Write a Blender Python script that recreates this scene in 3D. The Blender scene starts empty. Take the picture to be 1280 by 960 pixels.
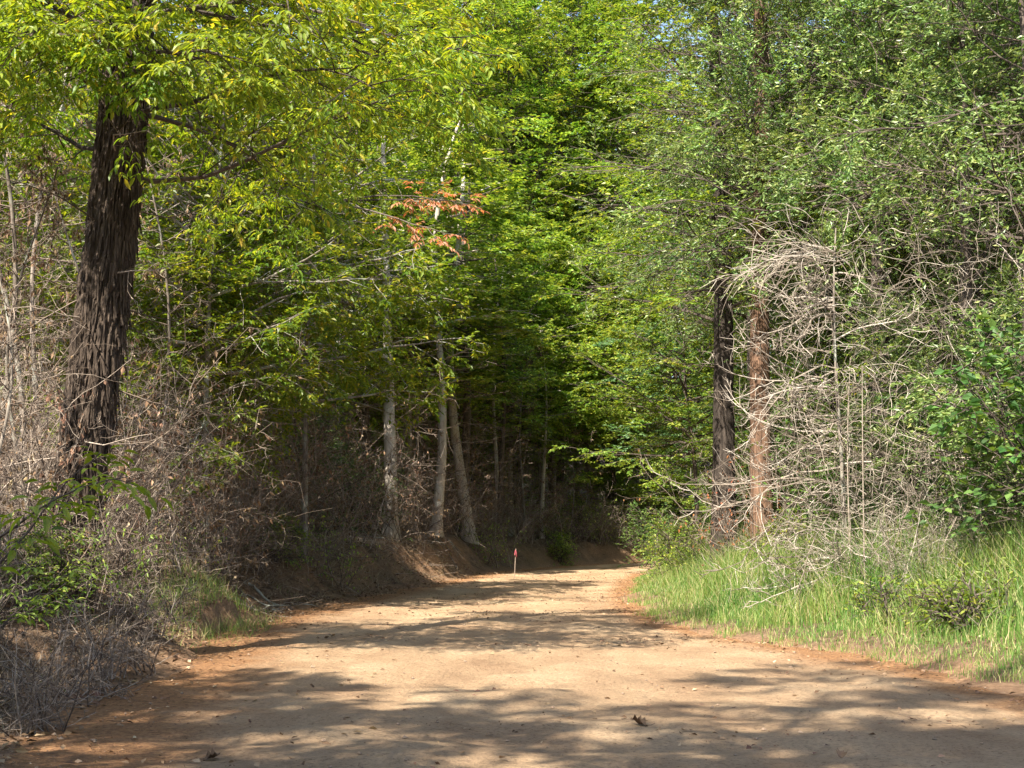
import bpy, math
import numpy as np
from mathutils import Vector

# ------------------------------------------------------------------ camera, sky, sun, exposure
scene = bpy.context.scene
COL = scene.collection
F = 1778.0 / 1280.0                      # focal length / picture width
EYE = 1.6
cam_d = bpy.data.cameras.new('camera')
cam_d.lens = 36.0 * F
cam_d.sensor_width = 36.0
cam_d.clip_end = 2000.0
cam = bpy.data.objects.new('camera', cam_d)
cam.location = (0, 0, EYE)
cam.rotation_euler = (math.radians(90 + 5.8), 0, 0)
COL.objects.link(cam)
scene.camera = cam

SUN_EL = 49.0
SUN_AZ = 152.0                           # degrees to the left of the view direction (+Y)
a, e = math.radians(SUN_AZ), math.radians(SUN_EL)
to_sun = Vector((-math.sin(a) * math.cos(e), math.cos(a) * math.cos(e), math.sin(e)))
world = bpy.data.worlds.new('World')
scene.world = world
world.use_nodes = True
wn, wl = world.node_tree.nodes, world.node_tree.links
wn.clear()
sky = wn.new('ShaderNodeTexSky')
sky.sky_type = 'NISHITA'
sky.sun_disc = False
sky.sun_elevation = e
sky.sun_rotation = -a                    # rotation 0 looks along +Y
sky.air_density = 1.0
sky.dust_density = 1.5
bg = wn.new('ShaderNodeBackground')
bg.inputs['Strength'].default_value = 0.11
wo = wn.new('ShaderNodeOutputWorld')
wl.new(sky.outputs[0], bg.inputs['Color'])
wl.new(bg.outputs[0], wo.inputs['Surface'])
sun_d = bpy.data.lights.new('sun', 'SUN')
sun_d.energy = 5.0
sun_d.angle = math.radians(0.53)
sun_d.color = (1.0, 0.93, 0.80)
sun = bpy.data.objects.new('sun', sun_d)
sun.rotation_euler = to_sun.to_track_quat('Z', 'Y').to_euler()
sun.location = (-20, -10, 40)
COL.objects.link(sun)
scene.view_settings.view_transform = 'Standard'
scene.view_settings.look = 'None'
scene.view_settings.gamma = 1.0
scene.view_settings.exposure = 1.75
cy = scene.cycles
cy.max_bounces = 7
cy.diffuse_bounces = 3
cy.glossy_bounces = 2
cy.transmission_bounces = 4
cy.sample_clamp_indirect = 6.0
cy.use_denoising = True
try:
    cy.denoiser = 'OPENIMAGEDENOISE'
    cy.denoising_input_passes = 'RGB_ALBEDO_NORMAL'
    cy.denoising_prefilter = 'ACCURATE'
except Exception:
    pass

# ------------------------------------------------------------------ small maths
UP = np.array([0.0, 0.0, 1.0])

def X(px, Y):
    return (px - 640.0) / 1778.0 * Y

def nrm(v):
    return v / np.maximum(np.linalg.norm(v, axis=-1, keepdims=True), 1e-9)

def sstep(a, b, x):
    t = np.clip((x - a) / (b - a), 0, 1)
    return t * t * (3 - 2 * t)

def _hash(i, j, k):
    n = (i * 374761393 + j * 668265263 + k * 2147483647 + 1013904223) & 0xffffffff
    n = ((n ^ (n >> 13)) * 1274126177) & 0xffffffff
    n = (n ^ (n >> 16)) & 0xffffffff
    return n / 4294967295.0

def noise(x, y, z=0.0):
    x, y, z = np.broadcast_arrays(np.asarray(x, float), np.asarray(y, float), np.asarray(z, float))
    xi, yi, zi = np.floor(x).astype(np.int64), np.floor(y).astype(np.int64), np.floor(z).astype(np.int64)
    u, v, w = x - xi, y - yi, z - zi
    u, v, w = u*u*(3-2*u), v*v*(3-2*v), w*w*(3-2*w)
    r = 0
    for dx in (0, 1):
        for dy in (0, 1):
            for dz in (0, 1):
                r = r + _hash(xi+dx, yi+dy, zi+dz) * (u if dx else 1-u) * (v if dy else 1-v) * (w if dz else 1-w)
    return r * 2 - 1

def fbm(x, y, z=0.0, o=3):
    r, a, f = 0, 0.5, 1.0
    for _ in range(o):
        r = r + a * noise(np.asarray(x)*f + 17.3*_, np.asarray(y)*f, np.asarray(z)*f)
        a *= 0.5
        f *= 2.03
    return r

# ------------------------------------------------------------------ mesh building
class Geo:
    """collects verts / polygons with a material index; build() makes ONE mesh"""
    def __init__(s):
        s.v, s.f3, s.f4, s.m3, s.m4, s.n = [], [], [], [], [], 0
    def add(s, v, faces, mat=0):
        v = np.asarray(v, float).reshape(-1, 3)
        faces = np.asarray(faces, np.int64)
        if faces.shape[1] == 3:
            s.f3.append(faces + s.n); s.m3.append(np.full(len(faces), mat))
        else:
            s.f4.append(faces + s.n); s.m4.append(np.full(len(faces), mat))
        s.v.append(v); s.n += len(v)
        return s
    def mesh(s, name, mats, smooth=False):
        me = bpy.data.meshes.new(name)
        V = np.concatenate(s.v)
        f3 = np.concatenate(s.f3) if s.f3 else np.zeros((0, 3), np.int64)
        f4 = np.concatenate(s.f4) if s.f4 else np.zeros((0, 4), np.int64)
        mi = np.concatenate(([np.concatenate(s.m3)] if s.m3 else []) + ([np.concatenate(s.m4)] if s.m4 else []))
        loops = np.concatenate([f3.ravel(), f4.ravel()])
        starts = np.concatenate([np.arange(len(f3)) * 3, len(f3) * 3 + np.arange(len(f4)) * 4])
        me.vertices.add(len(V)); me.vertices.foreach_set('co', V.astype(np.float32).ravel())
        me.loops.add(len(loops)); me.loops.foreach_set('vertex_index', loops.astype(np.int32))
        me.polygons.add(len(starts)); me.polygons.foreach_set('loop_start', starts.astype(np.int32))
        for m in (mats if isinstance(mats, (list, tuple)) else [mats]):
            me.materials.append(m)
        me.polygons.foreach_set('material_index', mi.astype(np.int32))
        me.polygons.foreach_set('use_smooth', np.full(len(starts), smooth))
        me.update(calc_edges=True)
        return me

def tubes(g, P, R, sides=3, mat=0):
    """P (N,K,3), R (N,K)"""
    N, K, _ = P.shape
    if N == 0: return g
    T = nrm(np.gradient(P, axis=1))
    ref = np.where(np.abs(T[:, :1, 2:3]) > 0.8, np.array([1.0, 0.3, 0]), UP)
    ref = np.broadcast_to(ref, T.shape)
    A = nrm(np.cross(T, ref)); B = np.cross(T, A)
    th = np.arange(sides) / sides * 2 * np.pi
    V = P[:, :, None] + R[:, :, None, None] * (A[:, :, None] * np.cos(th)[None, None, :, None] + B[:, :, None] * np.sin(th)[None, None, :, None])
    n = np.arange(N)[:, None, None] * K * sides
    k = np.arange(K - 1)[None, :, None] * sides
    s0 = np.arange(sides)[None, None, :]; s1 = (s0 + 1) % sides
    q = np.stack([n + k + s0, n + k + s1, n + k + sides + s1, n + k + sides + s0], -1).reshape(-1, 4)
    return g.add(V, q, mat)

LEAF = (np.array([[0, 0, 0], [.42, .5, .10], [1, 0, -.05], [.42, -.5, .10]]), np.array([[0, 2, 1], [0, 3, 2]]))
LEAF6 = (np.array([[0, 0, 0], [.28, .42, .09], [.62, .40, .07], [1, 0, -.10], [.62, -.40, .07], [.28, -.42, .09], [.5, 0, .02]]),
         np.array([[0, 6, 1], [1, 6, 2], [2, 6, 3], [6, 4, 3], [6, 5, 4], [0, 5, 6]]))
def leaves(g, C, D, Nn, L, W, tpl=LEAF, mat=0):
    D = nrm(D); S = nrm(np.cross(Nn, D)); Z = np.cross(D, S)
    t, f = tpl
    L = np.broadcast_to(L, len(C))[:, None, None]; W = np.broadcast_to(W, len(C))[:, None, None]
    V = C[:, None] + D[:, None] * t[None, :, 0:1] * L + S[:, None] * t[None, :, 1:2] * W + Z[:, None] * t[None, :, 2:3] * L
    ff = (f[None] + (np.arange(len(C)) * len(t))[:, None, None]).reshape(-1, 3)
    return g.add(V, ff, mat)

def grow(rng, S, D, L, K, wob=0.15, grav=0.0):
    N = len(S)
    P = np.zeros((N, K, 3)); T = np.zeros((N, K, 3))
    P[:, 0] = S; d = nrm(D); st = (np.broadcast_to(L, N) / (K - 1))[:, None]
    T[:, 0] = d
    for k in range(1, K):
        d = nrm(d + rng.normal(0, wob, (N, 3)) + np.array([0, 0, 1.0]) * np.asarray(grav if np.isscalar(grav) else grav[k]))
        P[:, k] = P[:, k-1] + d * st; T[:, k] = d
    return P, T

def kids(rng, P, T, n, t0, t1, ang, flat, jit=0.25):
    N, K, _ = P.shape
    t = t0 + (t1 - t0) * (np.arange(n)[None] + rng.uniform(0, 1, (N, n))) / n
    x = t * (K - 1); i = np.minimum(x.astype(int), K - 2); f = (x - i)[..., None]
    r = np.arange(N)[:, None]
    pos = P[r, i] * (1 - f) + P[r, i + 1] * f
    tan = T[r, i + 1]
    side = nrm(np.cross(tan, UP) + 1e-4)
    sg = np.where((np.arange(n)[None] + rng.integers(0, 2, (N, 1))) % 2 == 0, 1.0, -1.0)[..., None]
    rnd = rng.normal(0, 1, (N, n, 3)); rnd = nrm(rnd - (rnd * tan).sum(-1, keepdims=True) * tan)
    s = nrm(flat * side * sg + (1 - flat) * rnd)
    an = ang * (1 + rng.normal(0, jit, (N, n, 1)))
    d = tan * np.cos(an) + s * np.sin(an)
    return pos.reshape(-1, 3), d.reshape(-1, 3), t.reshape(-1), tan.reshape(-1, 3)

def taper(L0, N, K, r0, r1):
    return np.broadcast_to(np.linspace(1, 0, K)[None], (N, K)) * (np.broadcast_to(r0, (N,) if np.ndim(r0)==0 else np.shape(r0))[:, None] - r1) + r1

# ------------------------------------------------------------------ object helpers
def new(name, me, parent=None, label=None, cat=None, group=None, kind=None, loc=None, rot=None):
    o = bpy.data.objects.new(name, me)
    COL.objects.link(o)
    if parent is not None: o.parent = parent
    if label: o['label'] = label
    if cat: o['category'] = cat
    if group: o['group'] = group
    if kind: o['kind'] = kind
    if loc is not None: o.location = loc
    if rot is not None: o.rotation_euler = rot
    return o

# ------------------------------------------------------------------ materials
def mat(name):
    m = bpy.data.materials.new(name); m.use_nodes = True
    n = m.node_tree.nodes; n.clear()
    return m, n, m.node_tree.links

def ramp(n, stops):
    r = n.new('ShaderNodeValToRGB')
    el = r.color_ramp.elements
    while len(el) < len(stops): el.new(0.5)
    for q, (p, c) in zip(el, stops):
        q.position = p; q.color = (*c, 1)
    return r

def leaf_mat(name, stops, trans=0.38, rough=0.45, spec=0.35, tint=0.25, ttint=(1.25, 1.15, 0.45)):
    m, n, l = mat(name)
    geo = n.new('ShaderNodeNewGeometry'); inf = n.new('ShaderNodeObjectInfo')
    rp = ramp(n, stops); l.new(geo.outputs['Random Per Island'], rp.inputs[0])
    # every tree a little different, and slow drift of hue through a crown
    hs = n.new('ShaderNodeHueSaturation')
    mr = n.new('ShaderNodeMapRange'); mr.inputs['To Min'].default_value = 1 - tint; mr.inputs['To Max'].default_value = 1 + tint
    l.new(inf.outputs['Random'], mr.inputs['Value']); l.new(mr.outputs[0], hs.inputs['Value'])
    tc = n.new('ShaderNodeTexCoord'); nz = n.new('ShaderNodeTexNoise'); nz.inputs['Scale'].default_value = 0.6
    l.new(tc.outputs['Object'], nz.inputs['Vector'])
    m2 = n.new('ShaderNodeMapRange'); m2.inputs['From Min'].default_value = .3; m2.inputs['From Max'].default_value = .7
    m2.inputs['To Min'].default_value = 0.48; m2.inputs['To Max'].default_value = 0.53
    l.new(nz.outputs[0], m2.inputs['Value']); l.new(m2.outputs[0], hs.inputs['Hue'])
    l.new(rp.outputs[0], hs.inputs['Color'])
    p = n.new('ShaderNodeBsdfPrincipled'); p.inputs['Roughness'].default_value = rough
    p.inputs['Specular IOR Level'].default_value = spec
    l.new(hs.outputs[0], p.inputs['Base Color'])
    tr = n.new('ShaderNodeBsdfTranslucent')
    mx = n.new('ShaderNodeMix'); mx.data_type = 'RGBA'; mx.blend_type = 'MULTIPLY'; mx.inputs[0].default_value = 1
    l.new(hs.outputs[0], mx.inputs[6]); mx.inputs[7].default_value = (*[c * 1.5 for c in ttint], 1)
    l.new(mx.outputs[2], tr.inputs['Color'])
    ms = n.new('ShaderNodeMixShader'); ms.inputs[0].default_value = trans
    l.new(p.outputs[0], ms.inputs[1]); l.new(tr.outputs[0], ms.inputs[2])
    o = n.new('ShaderNodeOutputMaterial'); l.new(ms.outputs[0], o.inputs[0])
    return m

def bark_mat(name, dark, light, sc=1.0, bump=0.6, lichen=None, stretch=0.15):
    m, n, l = mat(name)
    tc = n.new('ShaderNodeTexCoord'); mp = n.new('ShaderNodeMapping')
    mp.inputs['Scale'].default_value = (14 * sc, 14 * sc, 14 * sc * stretch)
    l.new(tc.outputs['Object'], mp.inputs[0])
    nz = n.new('ShaderNodeTexNoise'); nz.inputs['Scale'].default_value = 1.0; nz.inputs['Detail'].default_value = 8; nz.inputs['Roughness'].default_value = .65
    l.new(mp.outputs[0], nz.inputs['Vector'])
    rp = ramp(n, [(0.33, dark), (0.55, tuple((a+b)/2 for a, b in zip(dark, light))), (0.72, light)])
    l.new(nz.outputs[0], rp.inputs[0])
    p = n.new('ShaderNodeBsdfPrincipled'); p.inputs['Roughness'].default_value = .9; p.inputs['Specular IOR Level'].default_value = .15
    src = rp.outputs[0]
    if lichen:
        n2 = n.new('ShaderNodeTexNoise'); n2.inputs['Scale'].default_value = 2.3; n2.inputs['Detail'].default_value = 5
        l.new(tc.outputs['Object'], n2.inputs['Vector'])
        r2 = ramp(n, [(0.5, (0, 0, 0)), (0.62, (1, 1, 1))]); l.new(n2.outputs[0], r2.inputs[0])
        mx = n.new('ShaderNodeMix'); mx.data_type = 'RGBA'
        l.new(r2.outputs[0], mx.inputs[0]); l.new(src, mx.inputs[6]); mx.inputs[7].default_value = (*lichen, 1)
        src = mx.outputs[2]
    l.new(src, p.inputs['Base Color'])
    b = n.new('ShaderNodeBump'); b.inputs['Strength'].default_value = bump; b.inputs['Distance'].default_value = .03
    l.new(nz.outputs[0], b.inputs['Height']); l.new(b.outputs[0], p.inputs['Normal'])
    o = n.new('ShaderNodeOutputMaterial'); l.new(p.outputs[0], o.inputs[0])
    return m

def twig_mat(name, c0, c1, c2):
    m, n, l = mat(name)
    geo = n.new('ShaderNodeNewGeometry')
    rp = ramp(n, [(0, c0), (.55, c1), (1, c2)]); l.new(geo.outputs['Random Per Island'], rp.inputs[0])
    tc = n.new('ShaderNodeTexCoord'); nz = n.new('ShaderNodeTexNoise'); nz.inputs['Scale'].default_value = 25
    l.new(tc.outputs['Object'], nz.inputs['Vector'])
    mx = n.new('ShaderNodeMix'); mx.data_type = 'RGBA'; mx.blend_type = 'MULTIPLY'; mx.inputs[0].default_value = .7
    l.new(rp.outputs[0], mx.inputs[6]); 
    r2 = ramp(n, [(.3, (.45, .42, .4)), (.7, (1.1, 1.1, 1.1))]); l.new(nz.outputs[0], r2.inputs[0]); l.new(r2.outputs[0], mx.inputs[7])
    p = n.new('ShaderNodeBsdfPrincipled'); p.inputs['Roughness'].default_value = .85; p.inputs['Specular IOR Level'].default_value = .2
    l.new(mx.outputs[2], p.inputs['Base Color'])
    o = n.new('ShaderNodeOutputMaterial'); l.new(p.outputs[0], o.inputs[0])
    return m

M_BEECH = leaf_mat('beech_leaf', [(0, (.06, .11, .016)), (.4, (.14, .22, .032)), (.85, (.25, .32, .055)), (1, (.36, .35, .07))], trans=.40)
M_BLUE = leaf_mat('pale_leaf', [(0, (.07, .14, .06)), (.6, (.14, .24, .10)), (1, (.24, .33, .14))], ttint=(1, 1.15, .6))
M_HICK = leaf_mat('hickory_leaf', [(0, (.08, .13, .016)), (.5, (.145, .21, .026)), (.9, (.25, .285, .036)), (1, (.38, .31, .05))], trans=.5, ttint=(1.3, 1.15, .3))
M_OAK = leaf_mat('willow_oak_leaf', [(0, (.08, .13, .035)), (.5, (.15, .215, .06)), (.85, (.24, .30, .09)), (1, (.38, .38, .14))], trans=.30, rough=.42, spec=.45, ttint=(1.1, 1.15, .5))
M_SHRUB = leaf_mat('shrub_leaf', [(0, (.04, .09, .02)), (.6, (.08, .16, .035)), (1, (.17, .25, .06))], trans=.3, rough=.55, spec=.3)
M_RED = leaf_mat('red_leaf', [(0, (.22, .08, .04)), (.5, (.40, .17, .10)), (.8, (.42, .26, .12)), (1, (.30, .28, .06))], trans=.45, ttint=(1.3, .9, .5))
M_DEAD = leaf_mat('dead_leaf', [(0, (.07, .04, .025)), (.5, (.17, .10, .06)), (.9, (.28, .18, .11)), (1, (.42, .31, .21))], trans=.15, rough=.7, spec=.15, ttint=(1, .9, .7))
M_RUST = leaf_mat('rust_leaf', [(0, (.12, .04, .015)), (.5, (.22, .08, .03)), (1, (.30, .13, .06))], trans=.3, rough=.7, spec=.15, ttint=(1.1, .9, .6))
M_GRASS = leaf_mat('grass_blade', [(0, (.06, .12, .025)), (.4, (.13, .22, .045)), (.72, (.22, .29, .075)), (.84, (.40, .37, .17)), (1, (.46, .36, .22))], trans=.4, rough=.5, spec=.3, tint=.02, ttint=(1.05, 1.15, .4))
M_BARKD = bark_mat('dark_furrowed_bark', (.030, .024, .020), (.19, .15, .125), 1.3, .9)
M_BARKH = bark_mat('shaggy_hickory_bark', (.014, .010, .008), (.155, .115, .088), 3.2, 1.0, stretch=.12)
M_BARKL = bark_mat('pale_grey_bark', (.26, .22, .18), (.60, .53, .45), .8, .4, lichen=(.42, .40, .34))
M_BARKC = bark_mat('red_brown_bark', (.05, .030, .020), (.27, .16, .105), 1.8, 1.0, stretch=.07)
M_BARKG = bark_mat('grey_brown_bark', (.08, .063, .05), (.31, .265, .22), 1.0, .6, lichen=(.30, .30, .25))
M_BARK_SHADE = bark_mat('shade_darkened_bark', (.014, .011, .009), (.095, .075, .062), 1.5, 1.0)  # bark colour blackened to stand in for shade on the roadside trunk
M_TWIG = twig_mat('brown_grey_twig', (.07, .05, .04), (.20, .155, .12), (.40, .33, .27))
M_TWIGP = twig_mat('bleached_twig', (.10, .078, .06), (.27, .225, .18), (.50, .45, .385))
M_TWIGD = twig_mat('dark_twig', (.035, .028, .022), (.08, .062, .05), (.15, .12, .1))

# ------------------------------------------------------------------ the ground and the road
CL = np.array([(2.4, -60, 3.9), (1.9, -20, 3.9), (1.5, 0, 4.1), (1.0, 9, 4.3), (.55, 14.6, 4.45), (-.1, 19, 4.1), (-.85, 24, 3.6), (-.55, 31, 3.25),
               (.85, 44, 2.9), (3.0, 55, 2.8), (6, 63, 2.8), (10.5, 70, 2.8), (17, 75.5, 2.8), (26, 79, 2.8), (60, 86, 2.8), (160, 100, 2.8)])
_s = np.concatenate([[0], np.cumsum(np.hypot(*np.diff(CL[:, :2], axis=0).T))])
def _cr(v, t):                                         # Catmull-Rom through the centre line
    i = np.clip(np.searchsorted(_s, t) - 1, 0, len(_s) - 2)
    p = lambda k: v[np.clip(k, 0, len(v) - 1)]
    h = _s[i+1] - _s[i]; u = (t - _s[i]) / h
    m0 = (p(i+1) - p(i-1)) / (_s[np.clip(i+1, 0, len(_s)-1)] - _s[np.clip(i-1, 0, len(_s)-1)]) * h
    m1 = (p(i+2) - p(i)) / (_s[np.clip(i+2, 0, len(_s)-1)] - _s[np.clip(i, 0, len(_s)-1)]) * h
    return (2*u**3-3*u**2+1)*p(i) + (u**3-2*u**2+u)*m0 + (-2*u**3+3*u**2)*p(i+1) + (u**3-u**2)*m1
SL = _s[-1]
def centre(t): return _cr(CL[:, 0], t), _cr(CL[:, 1], t), _cr(CL[:, 2], t)
_ts = np.linspace(0, SL, 900)
_cx, _cyy, _ch = centre(_ts)
_tx, _ty = np.gradient(_cx), np.gradient(_cyy)
_tl = np.hypot(_tx, _ty); _tx, _ty = _tx/_tl, _ty/_tl

def road_coord(x, y):
    """signed distance across the centre line (right positive), its half width, length along"""
    x = np.asarray(x, float).ravel(); y = np.asarray(y, float).ravel()
    off = np.zeros(len(x)); hw = np.zeros(len(x)); s = np.zeros(len(x))
    for a0 in range(0, len(x), 20000):
        b0 = slice(a0, a0 + 20000)
        d2 = (x[b0, None] - _cx[None])**2 + (y[b0, None] - _cyy[None])**2
        i = d2.argmin(1)
        dx, dy = x[b0] - _cx[i], y[b0] - _cyy[i]
        cr = dx * _ty[i] - dy * _tx[i]
        off[b0] = np.sign(cr) * np.sqrt(d2[np.arange(len(i)), i]); hw[b0] = _ch[i]; s[b0] = _ts[i]
    return off, hw, s

def road_z(x, y, off=None):
    z = 0.05 * fbm(x*.25, y*.16, 3.1) + .022 * noise(x*.9, y*.5, 9) + .014 * noise(x*2.6, y*1.8, 4) + .008 * noise(x*6, y*5, 14) + .020 * noise(x*.45 + 3, y*2.1 + .5*x, 31) + .010 * noise(x*1.1, y*4.5, 33)
    if off is not None:                                # two shallow wheel tracks
        z = z - .025 * np.exp(-((off - 1.1)/.35)**2) - .025 * np.exp(-((off + .9)/.35)**2)
    return z

def ground_z(x, y, full=False):
    x = np.asarray(x, float); y = np.asarray(y, float); shp = x.shape
    xr, yr = x.ravel(), y.ravel()
    off, hw, s = road_coord(xr, yr)
    wob = .35 * noise(xr*.5, yr*.5, 2) + .16 * noise(xr*1.7, yr*1.7, 5)
    d = np.abs(off) - hw + wob
    rz = road_z(xr, yr, off)
    # left: a cut bank, steep where the road bends, broken by gullies
    dl = d + .35 * noise(xr*.35, yr*.35, 8)
    wide = 1.5 + .9 * (1 - sstep(14, 30, yr)) + .35 * noise(xr*.0, yr*.45, 1)
    gully = np.abs(noise(xr*.15, yr*.9 + xr*.25, 6))
    left = (1.12 + .22 * noise(0*xr, yr*.12, 7) + .15 * sstep(28, 38, yr) - .25 * sstep(52, 64, yr)) * sstep(-.05, wide, dl)
    left = left + .05 * np.clip(dl - 1, 0, 6) - .3 * (1 - gully)**4 * sstep(.1, .7, dl) * (1 - sstep(1.6, 2.8, dl))
    # a grassy hump that runs out to the road, with a hollow behind it
    left = left + .42 * np.exp(-(((yr - 22.8)/1.8)**2 + ((xr + 4.8)/.8)**2)) - .8 * np.exp(-(((yr - 27.8)/1.7)**2 + ((xr + 5.4)/1.1)**2)) * sstep(0, 1.0, dl)
    right = .10 * sstep(0, .7, d) + .06 * np.clip(d, 0, 14) + .45 * sstep(1.2, 5, d)
    out = np.where(off < 0, left, right) + (.16 * fbm(xr*.5, yr*.5, 11) + .07 * fbm(xr*2.1, yr*2.1, 12)) * sstep(0, 1.2, d) * np.where(off < 0, 1, .5)
    out = out + .16 * np.maximum(d - 16, 0)**.95        # the wood climbs slowly away from the road
    inside = -.10 * sstep(.0, -.35, d)
    z = rz * (1 - .6 * sstep(0, 2, d)) + np.where(d > 0, out, inside) + .012 * sstep(-.3, 0.1, d)
    if full: return z.reshape(shp), d.reshape(shp), off.reshape(shp)
    return z.reshape(shp)

def gz(x, y): return float(ground_z(np.array([x]), np.array([y]))[0])

def grid_mesh(name, Xg, Yg, Zg, m):
    r, c = Xg.shape
    i = np.arange(r - 1)[:, None] * c + np.arange(c - 1)[None]
    q = np.stack([i, i + 1, i + c + 1, i + c], -1).reshape(-1, 4)
    return Geo().add(np.stack([Xg, Yg, Zg], -1), q).mesh(name, m, True)

def ground_mat():
    m, n, l = mat('leaf_covered_clay')
    tc = n.new('ShaderNodeTexCoord')
    def nz(sc, det=6, ro=.6):
        q = n.new('ShaderNodeTexNoise'); q.inputs['Scale'].default_value = sc; q.inputs['Detail'].default_value = det; q.inputs['Roughness'].default_value = ro
        l.new(tc.outputs['Object'], q.inputs['Vector']); return q
    a1 = nz(9, 8, .75)
    litter = ramp(n, [(.3, (.045, .03, .02)), (.5, (.13, .085, .055)), (.7, (.28, .20, .13))]); l.new(a1.outputs[0], litter.inputs[0])
    a2 = nz(14, 8, .8)
    clay = ramp(n, [(.35, (.11, .065, .04)), (.52, (.26, .155, .09)), (.7, (.42, .27, .16))]); l.new(a2.outputs[0], clay.inputs[0])
    geo = n.new('ShaderNodeNewGeometry'); sep = n.new('ShaderNodeSeparateXYZ'); l.new(geo.outputs['Normal'], sep.inputs[0])
    a3 = nz(1.1, 5, .6)
    add = n.new('ShaderNodeMath'); add.operation = 'MULTIPLY_ADD'; l.new(a3.outputs[0], add.inputs[0]); add.inputs[1].default_value = 1.0; 
    l.new(sep.outputs[2], add.inputs[2])
    mr = n.new('ShaderNodeMapRange'); mr.inputs['From Min'].default_value = 1.05; mr.inputs['From Max'].default_value = 1.35
    mr.inputs['To Min'].default_value = 0; mr.inputs['To Max'].default_value = 1; l.new(add.outputs[0], mr.inputs['Value'])
    # low ground beside the road is bare clay too
    at = n.new('ShaderNodeAttribute'); at.attribute_name = 'verge'
    mul = n.new('ShaderNodeMath'); mul.operation = 'MULTIPLY'; l.new(mr.outputs[0], mul.inputs[0]); l.new(at.outputs['Fac'], mul.inputs[1])
    mx = n.new('ShaderNodeMix'); mx.data_type = 'RGBA'; l.new(mul.outputs[0], mx.inputs[0]); l.new(clay.outputs[0], mx.inputs[6]); l.new(litter.outputs[0], mx.inputs[7])
    p = n.new('ShaderNodeBsdfPrincipled'); p.inputs['Roughness'].default_value = .95; p.inputs['Specular IOR Level'].default_value = .1
    l.new(mx.outputs[2], p.inputs['Base Color'])
    a4 = nz(22, 8, .8)
    b = n.new('ShaderNodeBump'); b.inputs['Strength'].default_value = .8; b.inputs['Distance'].default_value = .06
    l.new(a4.outputs[0], b.inputs['Height']); l.new(b.outputs[0], p.inputs['Normal'])
    o = n.new('ShaderNodeOutputMaterial'); l.new(p.outputs[0], o.inputs[0])
    return m

def road_mat():
    m, n, l = mat('packed_sandy_clay')
    tc = n.new('ShaderNodeTexCoord')
    def nz(sc, det=6, ro=.6, st=None):
        q = n.new('ShaderNodeTexNoise'); q.inputs['Scale'].default_value = sc; q.inputs['Detail'].default_value = det; q.inputs['Roughness'].default_value = ro
        if st:
            mp = n.new('ShaderNodeMapping'); mp.inputs['Scale'].default_value = st; l.new(tc.outputs['Object'], mp.inputs[0]); l.new(mp.outputs[0], q.inputs['Vector'])
        else: l.new(tc.outputs['Object'], q.inputs['Vector'])
        return q
    a1 = nz(1.0, 7, .62, (.9, .5, 1))
    base = ramp(n, [(.3, (.33, .21, .125)), (.5, (.45, .305, .185)), (.68, (.55, .395, .25))]); l.new(a1.outputs[0], base.inputs[0])
    # redder clay towards the edges
    at = n.new('ShaderNodeAttribute'); at.attribute_name = 'edge'
    a2 = nz(1.3, 6, .6)
    add = n.new('ShaderNodeMath'); add.operation = 'ADD'; l.new(at.outputs['Fac'], add.inputs[0]); l.new(a2.outputs[0], add.inputs[1])
    mr = n.new('ShaderNodeMapRange'); mr.inputs['From Min'].default_value = .85; mr.inputs['From Max'].default_value = 1.35
    l.new(add.outputs[0], mr.inputs['Value'])
    mx = n.new('ShaderNodeMix'); mx.data_type = 'RGBA'; l.new(mr.outputs[0], mx.inputs[0]); l.new(base.outputs[0], mx.inputs[6])
    a5 = nz(14, 8, .8)
    red = ramp(n, [(.35, (.16, .085, .05)), (.52, (.38, .20, .095)), (.7, (.50, .29, .14))]); l.new(a5.outputs[0], red.inputs[0]); l.new(red.outputs[0], mx.inputs[7])
    # fine grit and darker specks
    a3 = nz(26, 9, .85)
    g = ramp(n, [(.38, (.28, .25, .22)), (.47, (.85, .84, .83)), (.72, (1.25, 1.22, 1.18))]); l.new(a3.outputs[0], g.inputs[0])
    m2 = n.new('ShaderNodeMix'); m2.data_type = 'RGBA'; m2.blend_type = 'MULTIPLY'; m2.inputs[0].default_value = .85
    l.new(mx.outputs[2], m2.inputs[6]); l.new(g.outputs[0], m2.inputs[7])
    p = n.new('ShaderNodeBsdfPrincipled'); p.inputs['Roughness'].default_value = .92; p.inputs['Specular IOR Level'].default_value = .15
    l.new(m2.outputs[2], p.inputs['Base Color'])
    a4 = nz(11, 9, .72)
    b = n.new('ShaderNodeBump'); b.inputs['Strength'].default_value = 1.0; b.inputs['Distance'].default_value = .12
    l.new(a4.outputs[0], b.inputs['Height']); l.new(b.outputs[0], p.inputs['Normal'])
    o = n.new('ShaderNodeOutputMaterial'); l.new(p.outputs[0], o.inputs[0])
    return m

def attr(me, name, v):
    at = me.attributes.new(name, 'FLOAT', 'POINT'); at.data.foreach_set('value', np.asarray(v, np.float32).ravel())

def build_ground():
    gx = np.concatenate([-np.geomspace(400, 16, 26), np.arange(-15.5, -7.5, .25), np.arange(-7.5, -1.0, .09), np.arange(-1.0, 2.5, .3), np.arange(2.5, 10, .14), np.arange(10, 20, .4), np.geomspace(20.5, 400, 26)])
    gy = np.concatenate([-np.geomspace(300, 6, 12), np.arange(-5, 8, .6), np.arange(8, 30, .15), np.arange(30, 70, .35), np.arange(70, 100, 1.0), np.geomspace(101, 700, 22)])
    Yg, Xg = np.meshgrid(gy, gx, indexing='ij')
    Z, d, off = ground_z(Xg, Yg, True)
    me = grid_mesh('ground', Xg, Yg, Z, ground_mat())
    attr(me, 'verge', sstep(.0, .6, d + .25 * noise(Xg*1.5, Yg*1.5, 3)))
    return new('ground', me, kind='structure')
build_ground()

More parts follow.
